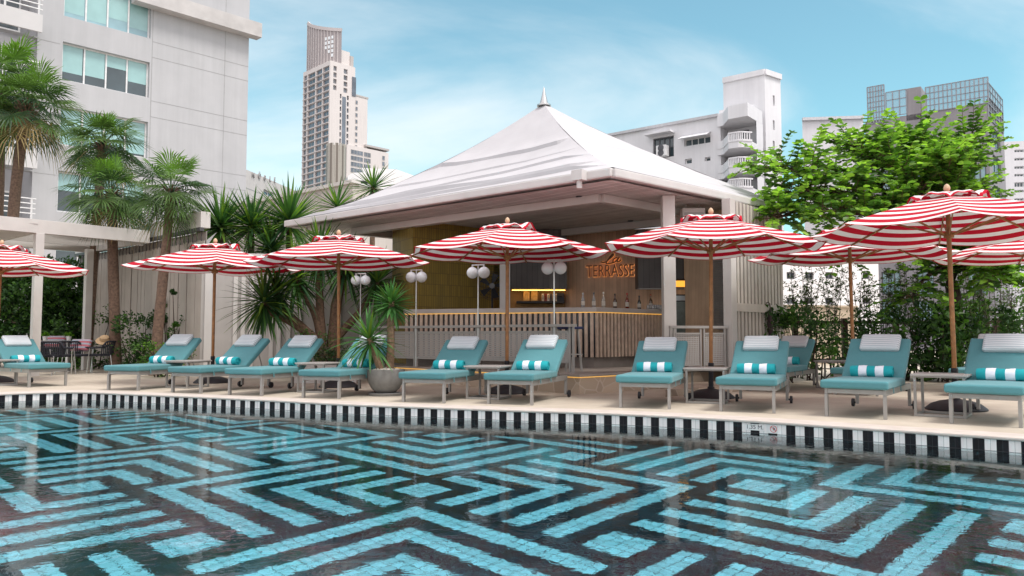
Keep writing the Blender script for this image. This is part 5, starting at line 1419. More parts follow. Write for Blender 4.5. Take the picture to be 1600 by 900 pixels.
leafy_tree()

def thin_shrub(px, Y, top, lab, seed):
    rnd = random.Random(seed); base = Vector((X(px, Y), Y, 0)); h = AT(px, top, Y).z
    t = thing('thin_shrub', lab, 'shrub', base, 0, 'thin stemmed grey green shrubs along the timber rail'); st = MB(); lf = MB()
    for k in range(7):
        a = rnd.uniform(0, 6.28); p = base + Vector((rnd.uniform(-.1, .1), rnd.uniform(-.08, .08), 0)); lean = Vector((rnd.uniform(-.22, .22), rnd.uniform(-.12, .12), 0)); hh = h * rnd.uniform(.75, 1.05); pts = []
        for q in range(8):
            f = q / 7; pp = p + lean * f * 1.4 + Vector((math.sin(f * 5 + a) * .03, 0, hh * f)); pts.append(pp)
        st.tube(pts, [.013 - .010 * q / 7 for q in range(8)], 5)
        for q in range(26):
            f = rnd.uniform(.36, 1.0) ** .9; i = min(6, int(f * 7)); o = pts[i] + (pts[i + 1] - pts[i]) * (f * 7 - i); d = rv(rnd, -.1, .9); e = o + d * rnd.uniform(.08, .26)
            st.tube([o, e], [.004, .002], 3, cap=False)
            for w in range(4): leaf(lf, o + (e - o) * rnd.uniform(.3, 1), rv(rnd, -.2, 1), rv(rnd), rnd.uniform(.045, .085), .028, rnd.choice((0, 0, 1)))
    st.build('stems', M['darkbark'], t, world=True); lf.build('foliage', [M['leafG'], M['leafA']], t, world=True)
TS = ['beside the end of the batten wall', 'third from the batten wall corner, left of the rear umbrella pole', 'just left of the rear umbrella pole', 'just right of the rear umbrella pole', 'in front of the blue glass facade', 'beside the dark timber post', 'between the timber post and the tree trunk', 'left of the leafy tree trunk', 'right of the leafy tree trunk', 'between the tree trunk and the photo edge', 'near the right edge of the photo', 'cut by the right edge of the photo']
for i, (px, top) in enumerate(((1243, 418), (1268, 408), (1300, 405), (1345, 405), (1378, 412), (1402, 410), (1432, 415), (1460, 420), (1515, 410), (1542, 405), (1566, 412), (1594, 405))):
    thin_shrub(px, 16.6 + (i % 3) * .25, top, 'thin bare stemmed shrub ' + TS[i], 200 + i)
hedge_labels = ['dark glossy shrub at the foot of the batten wall', 'dark leafy shrub behind the back row lounger pillow', 'leafy shrub behind the rear umbrella pole', 'dark leafy shrub beneath the dark timber post', 'dark leafy shrub behind the front lounger pillow on the right', 'large dark shrub with broad leaves behind the tilted umbrella pole', 'dark shrub between the tilted umbrella pole and the last back row lounger', 'bright green shrub beyond the rail near the right edge', 'dark leafy shrub at the right edge of the photo']
for i, (px, Y, w, h, n_, sz, mats) in enumerate(((1232, 14.9, 1.0, 1.35, 800, .13, [M['leafB'], M['leafA']]), (1272, 15.6, 1.2, 1.15, 900, .11, dk3), (1325, 15.8, 1.2, 1.25, 900, .11, dk3), (1375, 15.8, 1.2, 1.15, 900, .11, dk3), (1425, 15.6, 1.2, 1.25, 1000, .12, dk3), (1478, 15.2, 1.4, 1.35, 900, .17, dk3), (1530, 15.4, 1.3, 1.4, 900, .14, dk3), (1545, 18.2, 1.6, 1.9, 700, .14, [M['leafC'], M['leafA']]), (1590, 15.6, 1.2, 1.2, 800, .12, dk3))):
    bush('hedge_shrub', hedge_labels[i], 'shrub', (X(px, Y), Y, 0), w, .7, h, n_, sz, mats, 300 + i, 'low hedge in front of the timber rail')
# timber rail
tr0, tr1 = AT(1236, 511, 17.5), AT(2100, 503, 17.0)
t = thing('timber_rail', 'dark brown timber rail with square posts behind the thin shrubs', 'fence', (tr0.x, tr0.y, 0))
mtim = mat('dark_timber', (.075, .04, .026), .7, 0, .25, 12)
u = (tr1 - tr0); u.z = 0; Lr = u.length; u /= Lr
mb = MB()
for z, h in ((AT(1400, 503.5, 17.2).z, .07), (.35, .06)): mb.bar(Vector((tr0.x, tr0.y, z)), Vector((tr0.x, tr0.y, z)) + u * Lr, .06, h)
mb.build('rails', mtim, t, world=True)
for px in (1240, 1317, 1397, 1475, 1553, 1632, 1710, 1790, 1870, 1950, 2030, 2095):
    p = AT(px, 500, tr0.y - (px - 1236) / 864 * .5); mb = MB(); mb.bar((p.x, p.y - .07, 0), (p.x, p.y - .07, AT(1400, 497, 17.2).z), .11, .11); mb.build('post', mtim, t, world=True)

# ------------------------------------------------------------------ buildings
def facade(mb, O, u, s0, s1, z0, z1, ops, dep=.3, mi=0, mr=None):
    nrm = Vector((u.y, -u.x, 0)); up = Vector((0, 0, 1))
    ss = sorted(set([s0, s1] + [v for o in ops for v in o[:2]])); zz = sorted(set([z0, z1] + [v for o in ops for v in o[2:]]))
    P = lambda s, z, d=0: O + u * s + up * z - nrm * d
    for a, b in zip(ss, ss[1:]):
        run = None
        for c, d in zip(zz, zz[1:]):
            m_, n_ = (a + b) / 2, (c + d) / 2
            hole = any(o[0] < m_ < o[1] and o[2] < n_ < o[3] for o in ops)
            if hole:
                if run: mb.quad(P(a, run[0]), P(b, run[0]), P(b, run[1]), P(a, run[1]), mi); run = None
            else: run = (run[0], d) if run else (c, d)
        if run: mb.quad(P(a, run[0]), P(b, run[0]), P(b, run[1]), P(a, run[1]), mi)
    for o in ops:
        a, b, c, d = o
        for q in ((P(a, c), P(a, c, dep), P(a, d, dep), P(a, d)), (P(b, c), P(b, d), P(b, d, dep), P(b, c, dep)), (P(a, c), P(b, c), P(b, c, dep), P(a, c, dep)), (P(a, d), P(a, d, dep), P(b, d, dep), P(b, d))):
            mb.quad(*q, mi if mr is None else mr)
def glassmat(name, col, rough=.08, var=.3, sc_=.6):
    return mat(name, col, rough, 0, var, sc_, spec=.8)
def window(parent, O, u, o, dep, nm, fm, pm, fw=.06, trans=None, name='window', blind=None, one=False):
    nrm = Vector((u.y, -u.x, 0)); up = Vector((0, 0, 1)); P = lambda s, z, d=0: O + u * s + up * z - nrm * d
    a, b, c, d = o; mb = MB()
    for z in (c + fw / 2, d - fw / 2): mb.bar(P(a, z, dep - .05), P(b, z, dep - .05), .08, fw)
    for k in range(nm + 1):
        s = a + fw / 2 + (b - a - fw) * k / nm; mb.bar(P(s, c + fw, dep - .05), P(s, d - fw, dep - .05), fw, .08, up=nrm)
    if trans: mb.bar(P(a, trans, dep - .05), P(b, trans, dep - .05), .07, fw * .8)
    g = mb if one else MB()
    g.quad(P(a, c, dep - .03), P(b, c, dep - .03), P(b, d, dep - .03), P(a, d, dep - .03), 1 if one else 0)
    if one: return mb.build(name, [fm, pm], parent, world=True)
    f_ = mb.build(name, fm, parent, world=True)
    pn2 = g.build('pane', pm, None); pn2.parent = f_
    for v in pn2.data.vertices: v.co -= parent.location
    if blind:
        bm_ = MB()
        for k, fr in enumerate(blind):
            if fr <= 0: continue
            sa, sb2 = a + (b - a) * k / nm + .05, a + (b - a) * (k + 1) / nm - .05
            bm_.quad(P(sa, d - (d - c) * fr, dep - .035), P(sb2, d - (d - c) * fr, dep - .035), P(sb2, d - .05, dep - .035), P(sa, d - .05, dep - .035))
        bo = bm_.build('blind', M['blind'], None); bo.parent = f_
        for v in bo.data.vertices: v.co -= parent.location
    return f_
M['blind'] = mat('aqua_blind', (.30, .50, .50), .25, 0, .06, 2, spec=.7)
M['wframe'] = mat('white_frame', (.72, .72, .72), .4)
M['dframe'] = mat('dark_frame', (.08, .08, .09), .4)
M['pane_dark'] = glassmat('pane_dark', (.05, .075, .085))
M['pane_blue'] = glassmat('pane_blue', (.16, .22, .27))
M['pane_aqua'] = glassmat('pane_aqua', (.22, .36, .40))
def SZ(px, py, O, u):
    nrm = Vector((u.y, -u.x, 0)); p = HIT(px, py, O, nrm); return (p - O).dot(u), p.z

# left hotel block
O = AT(384, 300, 42); O.z = 0; u = Vector((.693, .721, 0)).normalized()
hot = thing('hotel_block', 'light grey concrete hotel block with strip windows and corner balconies on the left', 'building', O)
mhot = mat('hotel_wall', (.46, .462, .475), .75, 0, .03, 1.2, .05, 40, 'Object', .3, var2=.05, streak=.09)
ztop = 36; sl, _ = SZ(97, 100, O, u); sr, _ = SZ(234, 100, O, u); sbk, _ = SZ(57, 100, O, u); sbal, _ = SZ(-60, 100, O, u)
rows_ = []
for a, b in ((-42, 23.5), (64, 124), (165, 226), (267, 331), (372, 436)): rows_.append((SZ(97, b, O, u)[1], SZ(97, a, O, u)[1]))
ops = [(sl, sr, a, b) for a, b in rows_]
nrm = Vector((u.y, -u.x, 0))
zb = [SZ(57, y, O, u)[1] for y in (58, 163, 268, 373)]; zb = sorted(zb); fl_h = zb[1] - zb[0]
bops = [(sbal, sbk, z + .03 * 0, z + fl_h - .75) for z in zb] + [(sbal, sbk, zb[-1] + fl_h, zb[-1] + fl_h + 2)]
bops = [(sbal, sbk, z - fl_h + .02, z - .02) for z in zb] + [(sbal, sbk, zb[-1] + .02, zb[-1] + fl_h)]
mb = MB(); facade(mb, O, u, sbal, .0, -2.2, ztop, ops + bops, .35)
dep = nrm * -14
mb.quad(O + Vector((0, 0, -2.2)), O + dep + Vector((0, 0, -2.2)), O + dep + Vector((0, 0, ztop)), O + Vector((0, 0, ztop)))
mb.build('wall', mhot, hot, world=True)
mb = MB(); q = O + u * sbal - nrm * 1.6; mb.quad(q + Vector((0, 0, -2.2)), O + u * sbk - nrm * 1.6 + Vector((0, 0, -2.2)), O + u * sbk - nrm * 1.6 + Vector((0, 0, ztop)), q + Vector((0, 0, ztop)))
mb.quad(O + u * sbk - nrm * 1.6 + Vector((0, 0, -2.2)), O + u * sbk - nrm * .35 + Vector((0, 0, -2.2)), O + u * sbk - nrm * .35 + Vector((0, 0, ztop)), O + u * sbk - nrm * 1.6 + Vector((0, 0, ztop)))
mb.build('balcony_recess', mhot, hot, world=True)
bl_fr = [(.0, .0, .0, .0), (.75, .72, .35, .62), (.95, .9, .8, .9), (.45, .5, .4, .4), (.3, .3, .3, .3)]
rows_s = rows_
for k, (a, b) in enumerate(rows_s): window(hot, O, u, (sl, sr, a, b), .28, 4, M['wframe'], M['pane_dark'] if k else M['pane_aqua'], .07, None, 'window', bl_fr[k] if k else (.85, .9, .7, .8))
sc0, _ = SZ(205, 10, O, u); _, c1z = SZ(384, 58, O, u); _, c0z = SZ(384, 36, O, u)
mb = MB(); a, b = O + u * sc0 + nrm * .30, O + u * .45 + nrm * .30; zc = (c0z + c1z) / 2; mb.bar(Vector((a.x, a.y, zc)), Vector((b.x, b.y, zc)), .60, c0z - c1z)
mb.build('cornice', mat('cornice', (.50, .48, .47), .7, 0, .12, 1.5), hot, world=True)
mb = MB(); jm = mat('joint_line', (.33, .33, .335), .8)
srt, _ = SZ(236, 100, O, u)
for a, b in rows_s:
    for z in (b + .30, a - .12):
        mb.bar(O + u * (srt + .05) + nrm * .001 + Vector((0, 0, z)), O + nrm * .001 + Vector((0, 0, z)), .008, .035)
for s in (srt + .04, (srt) * .26): mb.bar(O + u * s + nrm * .001 + Vector((0, 0, -2)), O + u * s + nrm * .001 + Vector((0, 0, ztop)), .035, .008, up=nrm)
for z in [zz_ - .05 for zz_ in zb]: mb.bar(O + u * (sbk + .05) + nrm * .001 + Vector((0, 0, z)), O + u * (sl - .1) + nrm * .001 + Vector((0, 0, z)), .008, .035)
mb.build('panel_joints', jm, hot, world=True)
for z in zb:
    mb = MB(); a, b = O + u * sbal + nrm * .45, O + u * (sbk - .05) + nrm * .45
    mb.bar(a + Vector((0, 0, z + .42)), b + Vector((0, 0, z + .42)), .9, .12); mb.bar(a + nrm * .42 + Vector((0, 0, z + .36)), b + nrm * .42 + Vector((0, 0, z + .36)), .10, .80)
    o = mb.build('balcony', mat('balcony_slab', (.56, .55, .55), .7, 0, .05, 1), hot, world=True)
    mb = MB()
    for h in (1.0, 1.22, 1.44, 1.66): mb.bar(a + nrm * .42 + Vector((0, 0, z + h)), b + nrm * .42 + Vector((0, 0, z + h)), .04, .045)
    s = 0
    while s < sbk - sbal: mb.bar(a + u * s + nrm * .42 + Vector((0, 0, z + .7)), a + u * s + nrm * .42 + Vector((0, 0, z + 1.68)), .06, .06); s += 1.3
    mb.bar(b + nrm * .42 + Vector((0, 0, z + 1.66)), b - nrm * .45 + Vector((0, 0, z + 1.66)), .04, .045)
    r_ = mb.build('railing', M['wframe'], None); r_.parent = o
    for v in r_.data.vertices: v.co -= hot.location
    window(hot, O - nrm * 1.25, u, (sbk - 2.1, sbk - .35, z + .5, z + fl_h - .8), .28, 2, M['wframe'], M['pane_dark'], .08, None, 'balcony_door')

# lettered beige block and parapet behind the yuccas
Yb = 62; O = AT(383, 300, Yb); O.z = 0; p2 = AT(480, 300, 74); u = Vector((p2.x - O.x, p2.y - O.y, 0)).normalized()
t = thing('lettered_block', 'low cream block with faint raised lettering beside the hotel', 'building', O)
mcr = mat('cream_plaster', (.58, .55, .53), .8, 0, .04, .6, var2=.05, streak=.12)
s1, z1 = SZ(480, 281, O, u); _, z0 = SZ(383, 264, O, u); sw0, zw1 = SZ(412, 295, O, u); sw1, _ = SZ(452, 300, O, u); _, zw0 = SZ(412, 303, O, u)
mb = MB(); ztp = (z0 + z1) / 2; facade(mb, O, u, -6, s1, -2.2, z0, [(sw0, sw1, zw0, zw1)], .4); nrm = Vector((u.y, -u.x, 0))
mb.quad(O + u * s1 + Vector((0, 0, -2.2)), O + u * s1 - nrm * 12 + Vector((0, 0, -2.2)), O + u * s1 - nrm * 12 + Vector((0, 0, z0)), O + u * s1 + Vector((0, 0, z0)))
mb.build('wall', mcr, t, world=True)
window(t, O, u, (sw0, sw1, zw0, zw1), .35, 4, M['wframe'], M['pane_blue'], .08)
_, zwj = SZ(383, 293, O, u)
mb = MB(); mb.bar(O + u * -1 + nrm * .004 + Vector((0, 0, zwj)), O + u * s1 + nrm * .004 + Vector((0, 0, zwj)), .01, .06); mb.build('string_course', jm, t, world=True)
mlet = mat('grey_letters', (.36, .345, .34), .6)
for ch_, lx, ly in (('N', 395, 274), ('Ō', 404.5, 275.5), ('B', 413, 278.5), ('L', 421.5, 280), ('E', 428.5, 281.5)):
    place_text(text_obj(ch_, .62, .04), 'raised_letter', mlet, t, HIT(lx, ly, O, nrm), u, fwd=.05)
O = AT(350, 330, 40); O.z = 0; p2 = AT(555, 300, 33); u = Vector((p2.x - O.x, p2.y - O.y, 0)).normalized()
zt_ = HIT(500, 292, O, Vector((u.y, -u.x, 0))).z
t = thing('parapet_building', 'plain beige parapet building behind the spiky yuccas', 'building', O)
mb = MB(); s1, _ = SZ(551, 300, O, u); nrm = Vector((u.y, -u.x, 0)); mb.prism([(p.x, p.y) for p in (O, O + u * s1, O + u * s1 - nrm * 4, O - nrm * 4)], -2.2, zt_ - .15); mb.build('wall', mat('beige_plaster', (.48, .44, .41), .8, 0, .06, .8, var2=.07, streak=.2), t, world=True)
mb = MB(); mb.bar(O + u * -.1 - nrm * .1 + Vector((0, 0, zt_ - .07)), O + u * (s1 + .1) - nrm * .1 + Vector((0, 0, zt_ - .07)), .5, .15); mb.build('coping', mcr, t, world=True)
# white rounded house behind the roof
O = AT(543, 300, 48); O.z = 0; u = Vector((.95, .31, 0)).normalized(); nrm = Vector((u.y, -u.x, 0))
t = thing('white_house', 'bright white building with a rounded parapet peeping over the pavilion roof', 'building', O)
sa, zx = SZ(543, 275, O, u); sb_, zy = SZ(590, 264, O, u); sc_, _ = SZ(660, 280, O, u); w0_, wz1 = SZ(552, 281, O, u); w1_, _ = SZ(585, 281, O, u); _, wz0 = SZ(552, 286, O, u)
mwh = mat('white_plaster', (.78, .77, .78), .7, 0, .02, .6)
mb = MB(); facade(mb, O, u, 0, sc_, -2.2, zx, [(w0_, w1_, wz0, wz1)], .4)
pts = [(0, zx), (.3, zx + .22), (w1_ * .6, zx + .3), (sb_ - 1, zy), (sb_ + 1.2, zy + .05), (sb_ + 2.4, zy - .3), (sc_, zy - .55), (sc_, zx)]
for d_ in (0, .4): mb.add([O + u * a - nrm * d_ + Vector((0, 0, b + .002)) for a, b in pts], [tuple(range(len(pts)))])
for (a, b), (c, d) in zip(pts, pts[1:]): mb.quad(O + u * a + Vector((0, 0, b)), O + u * c + Vector((0, 0, d)), O + u * c - nrm * .4 + Vector((0, 0, d)), O + u * a - nrm * .4 + Vector((0, 0, b)))
mb.quad(O + Vector((0, 0, -2.2)), O - nrm * 6 + Vector((0, 0, -2.2)), O - nrm * 6 + Vector((0, 0, zx)), O + Vector((0, 0, zx)))
mb.build('wall', mwh, t, world=True); window(t, O, u, (w0_, w1_, wz0, wz1), .35, 3, M['dframe'], M['pane_dark'], .05)

# distant tower
D = 360.0
O = AT(516, 100, D); O.z = 0; uL = Vector((.707, -.707, 0)); uR = Vector((.69, .724, 0)).normalized()
tw = thing('residential_tower', 'tall cream residential tower with a curved grey crown far behind the pavilion', 'tower', O)
mtw = mat('tower_cream', (.66, .61, .585), .8, 0, .03, .1, streak=.08)
nL = Vector((uL.y, -uL.x, 0)); nR = Vector((uR.y, -uR.x, 0))
def ssL(px): return SZ(px, 200, O, uL)[0]
def ssR(px): return SZ(px, 200, O, uR)[0]
zt0 = HIT(516, 94, O, nR).z; zbot = -2.2
opsL = []; opsR = []; zrow = []
zz_ = HIT(516, 101, O, nR).z; hgt = (101 - 301) / -19.2 / F * D
for k in range(19): zrow.append(zz_ - hgt * k)
colsL = [(473.6, 478.6), (480.0, 491.2), (492.8, 502.0), (503.4, 513)]; colsR = [(519.8, 525.0), (536, 545.5)]
for k, z in enumerate(zrow):
    for a, b in colsL[1:]: opsL.append((ssL(a), ssL(b), z - hgt * .78, z))
    opsL.append((ssL(colsL[0][0]), ssL(colsL[0][1]), z - hgt * .78, z))
    if k < 4: opsR.append((ssR(519.8), ssR(525), z - hgt * .75, z)); opsR.append((ssR(536), ssR(542), z - hgt * .75, z))
    elif k < 14: opsR.append((ssR(530.5), ssR(533), z - hgt * .8, z - hgt * .1)); opsR.append((ssR(541.5), ssR(544.5), z - hgt * .8, z - hgt * .1))
mb = MB(); sLmin = ssL(472.5); sRmax = ssR(554)
facade(mb, O, uL, sLmin, 0, zbot, zt0, opsL, .8); facade(mb, O, uR, 0, sRmax, zbot, zt0, opsR, .8)
q = O + uR * sRmax; mb.quad(q + Vector((0, 0, zbot)), q - nR * 14 + Vector((0, 0, zbot)), q - nR * 14 + Vector((0, 0, zt0)), q + Vector((0, 0, zt0)))
ql = O + uL * sLmin; mb.quad(*[p + Vector((0, 0, zt0)) for p in (O, q, q - nR * 16, ql)])
mb.build('wall', mtw, tw, world=True)
mb = MB()
for k, z in enumerate(zrow): mb.bar(O + uL * sLmin + nL * .1 + Vector((0, 0, z - hgt * .89)), O + uL * -.8 + nL * .1 + Vector((0, 0, z - hgt * .89)), .4, .3)
mb.build('floor_bands', mtw, tw, world=True)
M['tower_glass'] = glassmat('tower_glass', (.13, .15, .18), .15, .4, .15); M['tower_mull'] = mat('tower_mullion', (.45, .42, .40), .6)
cnt = 0
stuff = MB()
for face, (ops_, uu) in (('L', (opsL, uL)), ('R', (opsR, uR))):
    for o in ops_:
        wide = o[1] - o[0] > 1.6
        if wide and cnt < 96: window(tw, O, uu, o, .7, 2, M['tower_mull'], M['tower_glass'], .18, None, 'window', None, True); cnt += 1
        else:
            nn = Vector((uu.y, -uu.x, 0)); P = lambda s, z: O + uu * s + Vector((0, 0, z)) - nn * .66; stuff.quad(P(o[0], o[2]), P(o[1], o[2]), P(o[1], o[3]), P(o[0], o[3]))
tag(stuff.build('small_windows', M['tower_glass'], tw, world=True), kind='stuff')
# dark recess strip on the right face
_, za = SZ(533, 150, O, uR); _, zb_ = SZ(533, 228, O, uR)
mb = MB(); a, b = ssR(534), ssR(540); P = lambda s, z, d=0: O + uR * s + Vector((0, 0, z)) + nR * d
mb.quad(P(a, zb_, .02), P(b, zb_, .02), P(b, za, .02), P(a, za, .02)); mb.build('glass_strip', M['tower_glass'], tw, world=True)
# curved crown screen
mb = MB(); za = zt0; cl, cr_ = ssL(480), 0
NSEG = 12; 
for k in range(NSEG):
    f0, f1 = k / NSEG, (k + 1) / NSEG
    def cp_(f):
        a_ = O + uL * (ssL(478.5) * (1 - f)) + uR * (ssR(532) * max(0, (f - .0)) ) * f; px = 480 + (531 - 480) * f
        top = AT(px, 36 + 11 * f ** .55 + 3 * f * (1 - f), a_.y).z; return a_, top
    a_, ta = cp_(f0); b_, tb_ = cp_(f1)
    mb.quad(a_ + Vector((0, 0, za)), b_ + Vector((0, 0, za)), b_ + Vector((0, 0, tb_)), a_ + Vector((0, 0, ta)), 0)
    mb.bar(a_ + Vector((0, 0, za)) + nL * .1, a_ + Vector((0, 0, ta)) + nL * .1, .35, .5, 1, up=nL); mb.bar(a_ + Vector((0, 0, ta)), b_ + Vector((0, 0, tb_)), .8, 1.6, 1)
    if k in (7, 8, 9):
        for r_ in range(5):
            z = ta - 3.2 - r_ * 2.2 - (9 - k) * .6
            if r_ > 2 + (k - 7): continue
            m0, m1 = a_ + (b_ - a_) * .2, a_ + (b_ - a_) * .8; mb.quad(m0 + nL * .15 + Vector((0, 0, z - 1.5)), m1 + nL * .15 + Vector((0, 0, z - 1.5)), m1 + nL * .15 + Vector((0, 0, z)), m0 + nL * .15 + Vector((0, 0, z)), 2)
mb.build('crown_screen', [mat('crown_grey', (.33, .30, .30), .7), mat('crown_fin', (.50, .46, .45), .7), mat('crown_opening', (.75, .8, .82), .6)], tw, world=True)
def pblock(name, px0, px1, pt, pb_, dep_, parent, m_, off=0):
    """block standing on the right-face plane between two image columns"""
    a, b = ssR(px0), ssR(px1); z1_, z0_ = HIT((px0 + px1) / 2, pt, O + nR * off, nR).z, HIT((px0 + px1) / 2, pb_, O + nR * off, nR).z
    mb = MB(); p, q = O + uR * a + nR * off, O + uR * b + nR * off
    mb.prism([(v.x, v.y) for v in (p, q, q - nR * dep_, p - nR * dep_)], z0_, z1_); return mb.build(name, m_, parent, world=True), a, b, z0_, z1_
pblock('penthouse', 533, 548, 80, 104, 9, tw, mtw, -1.5); pblock('penthouse', 548, 553, 88, 108, 6, tw, M['tower_mull'], -1.0)
o_, a, b, z0_, z1_ = pblock('side_wing', 554.01, 575, 152, 300, 12, tw, mtw, -.6); Ow = O - nR * .6
for k in range(8):
    z = z1_ - 2.2 - k * hgt * 1.02
    window(tw, Ow + nR * .75, uR, (ssR(556), ssR(559.5), z - hgt * .6, z), .7, 1, M['tower_mull'], M['tower_glass'], .15, None, 'wing_window', None, True)
pblock('wing_parapet', 553.8, 576, 149.5, 152, 12.5, tw, M['tower_mull'], -.4)
pblock('glass_bay', 549, 555, 120, 150, 5, tw, M['tower_glass'], .3)
o_, a, b, z0_, z1_ = pblock('annex', 541, 606, 232, 300, 16, tw, mtw, .8); Ow = O + nR * .8
for k in range(4):
    z = z1_ - 2 - k * hgt * .95
    for x0, x1 in ((547, 566), (567.5, 578), (596, 600)): window(tw, Ow + nR * .75, uR, (ssR(x0), ssR(x1), z - hgt * .72, z), .7, 4 if x1 - x0 > 5 else 1, M['tower_mull'], M['tower_glass'], .15, None, 'annex_window', None, True)
pblock('annex_parapet', 570, 607, 229, 232, 16.5, tw, M['tower_mull'], .9)
# bronze ribbed round block in front of the tower
Ob = AT(525, 260, 300); zt_ = Ob.z + (260 - 229) / F * 300; t = thing('bronze_block', 'bronze ribbed round tower block standing in front of the cream tower', 'building', (Ob.x, Ob.y, -2.2))
mb = MB(); rr = 14 / F * 300; nseg = 40
mb.lathe([(rr, 0), (rr, zt_ + 2.2)], n=nseg)
mb.build('drum', mat('bronze', (.34, .30, .25), .45, .2, .1, .2), t)
mb = MB()
for k in range(nseg): 
    a = 2 * math.pi * k / nseg; d_ = Vector((math.cos(a), math.sin(a), 0)); mb.bar(d_ * (rr + .1), d_ * (rr + .1) + Vector((0, 0, zt_ + 2.2 + (.8 if k % 3 else 0))), .5 if k % 4 else .9, .5, 0 if k % 4 else 1, up=d_)
mb.build('ribs', [mat('bronze_rib', (.42, .39, .34), .5), mat('bronze_dark', (.17, .145, .12), .5)], t)

# white apartment block with balconies on the right
O = AT(1124, 200, 70); O.z = 0; u = Vector((.786, -.618, 0)); nrm = Vector((u.y, -u.x, 0))
apt = thing('apartment_block', 'white apartment block with curved balconies and a blank stair tower right of the pavilion roof', 'building', O)
mapt = mat('apartment_white', (.72, .715, .735), .75, 0, .03, .8, var2=.05, streak=.10)
ztop = SZ(1124, 181, O, u)[1]; sL = SZ(925, 210, O, u)[0]
def rect(x0, y0, x1, y1): 
    a, b = SZ(x0, y0, O, u), SZ(x1, y1, O, u); return (a[0], b[0], b[1], a[1])
wins = [rect(1020, 217, 1053, 244), rect(1070, 249, 1081, 255), rect(1101, 246, 1110, 251), rect(1069, 218, 1110, 222.5)]
sB1 = SZ(1182, 200, O, u)[0]
bays = [rect(1126, 198, 1182, 225), rect(1126, 240, 1182, 264), rect(1126, 273, 1182, 297), rect(1126, 306, 1182, 330)]
bays = [(.1, sB1, b[2], b[3]) for b in bays]
mb = MB(); facade(mb, O, u, sL, 0.0, -2.2, ztop, wins, .4)
facade(mb, O, u, 0, sB1, -2.2, ztop + .5, [(b[0], b[1], b[2], b[3]) for b in bays], 1.6)
mb.quad(O + u * sL + Vector((0, 0, ztop)), O + Vector((0, 0, ztop)), O - nrm * 12 + Vector((0, 0, ztop)), O + u * sL - nrm * 12 + Vector((0, 0, ztop)))
mb.build('wall', mapt, apt, world=True)
mb = MB(); mb.bar(O + u * sL + nrm * .1 + Vector((0, 0, ztop + .05)), O + nrm * .1 + Vector((0, 0, ztop + .05)), .4, .25); mb.build('parapet_cap', mat('cap_grey', (.5, .5, .52), .7), apt, world=True)
window(apt, O, u, wins[0], .35, 4, M['dframe'], M['pane_dark'], .10, (wins[0][2] + wins[0][3]) / 2)
for w in wins[1:]: window(apt, O, u, w, .35, 4 if w is wins[3] else 1, M['wframe'], M['pane_dark'], .08)
mb = MB(); a = rect(1014, 214, 1055, 217.5); mb.bar(O + u * a[0] + nrm * .5 + Vector((0, 0, a[3])), O + u * a[1] + nrm * .5 + Vector((0, 0, a[3])), 1.1, .14); mb.build('canopy_slab', mapt, apt, world=True)
mb = MB(); a = rect(1066, 213, 1111, 219); p, q = O + u * a[0] + Vector((0, 0, a[3])), O + u * a[1] + Vector((0, 0, a[3])); mb.quad(p + nrm * .01, q + nrm * .01, q + nrm * 1.0 - Vector((0, 0, .45)), p + nrm * 1.0 - Vector((0, 0, .45))); mb.quad(p + nrm * .01 - Vector((0, 0, .05)), q + nrm * .01 - Vector((0, 0, .05)), q + nrm * 1.0 - Vector((0, 0, .52)), p + nrm * 1.0 - Vector((0, 0, .52))); mb.build('awning', mapt, apt, world=True)
for k, b in enumerate(bays):
    # recessed bay with glazed doors, curved balcony and balustrade
    window(apt, O - nrm * 1.25, u, (b[0] + (b[1] - b[0]) * .22, b[0] + (b[1] - b[0]) * .62, b[2] + .05, b[3] - .3), .3, 4, M['dframe'], M['pane_dark'], .09, None, 'balcony_door')
    mb = MB(); P = lambda s, z, d: O + u * s + nrm * d + Vector((0, 0, z)); mb.quad(P(b[0], b[2], -1.6), P(b[1], b[2], -1.6), P(b[1], b[3], -1.6), P(b[0], b[3], -1.6)); mb.build('bay_wall', mapt, apt, world=True)
    poly = []
    for q in range(13):
        f = q / 12; s = -.1 + (b[1] + .1) * f; d = .25 + 1.75 * (max(0, min(1, (f - .15) / .35)) ** 1.0) * (1 if f < .8 else 1 - (f - .8) / .2 * .5); poly.append(P(s, 0, d))
    mb = MB(); mb.prism([(v.x, v.y) for v in [P(-.1, 0, -1.5)] + poly + [P(b[1], 0, -1.5)]][::-1], b[2] - .55, b[2] - .0); 
    o = mb.build('balcony', mapt, apt, world=True)
    mb = MB()
    for i in range(12):
        p, q = poly[i], poly[i + 1]
        solid = i < 6
        if solid: mb.bar(p + Vector((0, 0, b[2] + .35)), q + Vector((0, 0, b[2] + .35)), .12, .72)
        else:
            mb.bar(p + Vector((0, 0, b[2] + .80)), q + Vector((0, 0, b[2] + .80)), .14, .12); mb.bar(p + Vector((0, 0, b[2] + .08)), q + Vector((0, 0, b[2] + .08)), .12, .16)
            for w in range(2): r_ = p + (q - p) * (w / 2); mb.tube([r_ + Vector((0, 0, b[2] + .1)), r_ + Vector((0, 0, b[2] + .8))], .06, 6)
    r_ = mb.build('balustrade', mapt, None); r_.parent = o
    for v in r_.data.vertices: v.co -= apt.location
    mb = MB(); mb.box(P(b[0] + .45, b[2] + .75, -.9), (.5, .6, 1.2)); mb.build('air_unit', M['wframe'], apt, world=True)
poly = [P(-.1 + (sB1 + .1) * q / 12, 0, .25 + 1.75 * max(0, min(1, (q / 12 - .15) / .35))) for q in range(13)]
mb = MB(); mb.prism([(v.x, v.y) for v in [P(-.1, 0, -1.5)] + poly + [P(sB1, 0, -1.5)]][::-1], bays[0][3] - .02, bays[0][3] + 1.15); mb.build('top_balcony', mapt, apt, world=True)
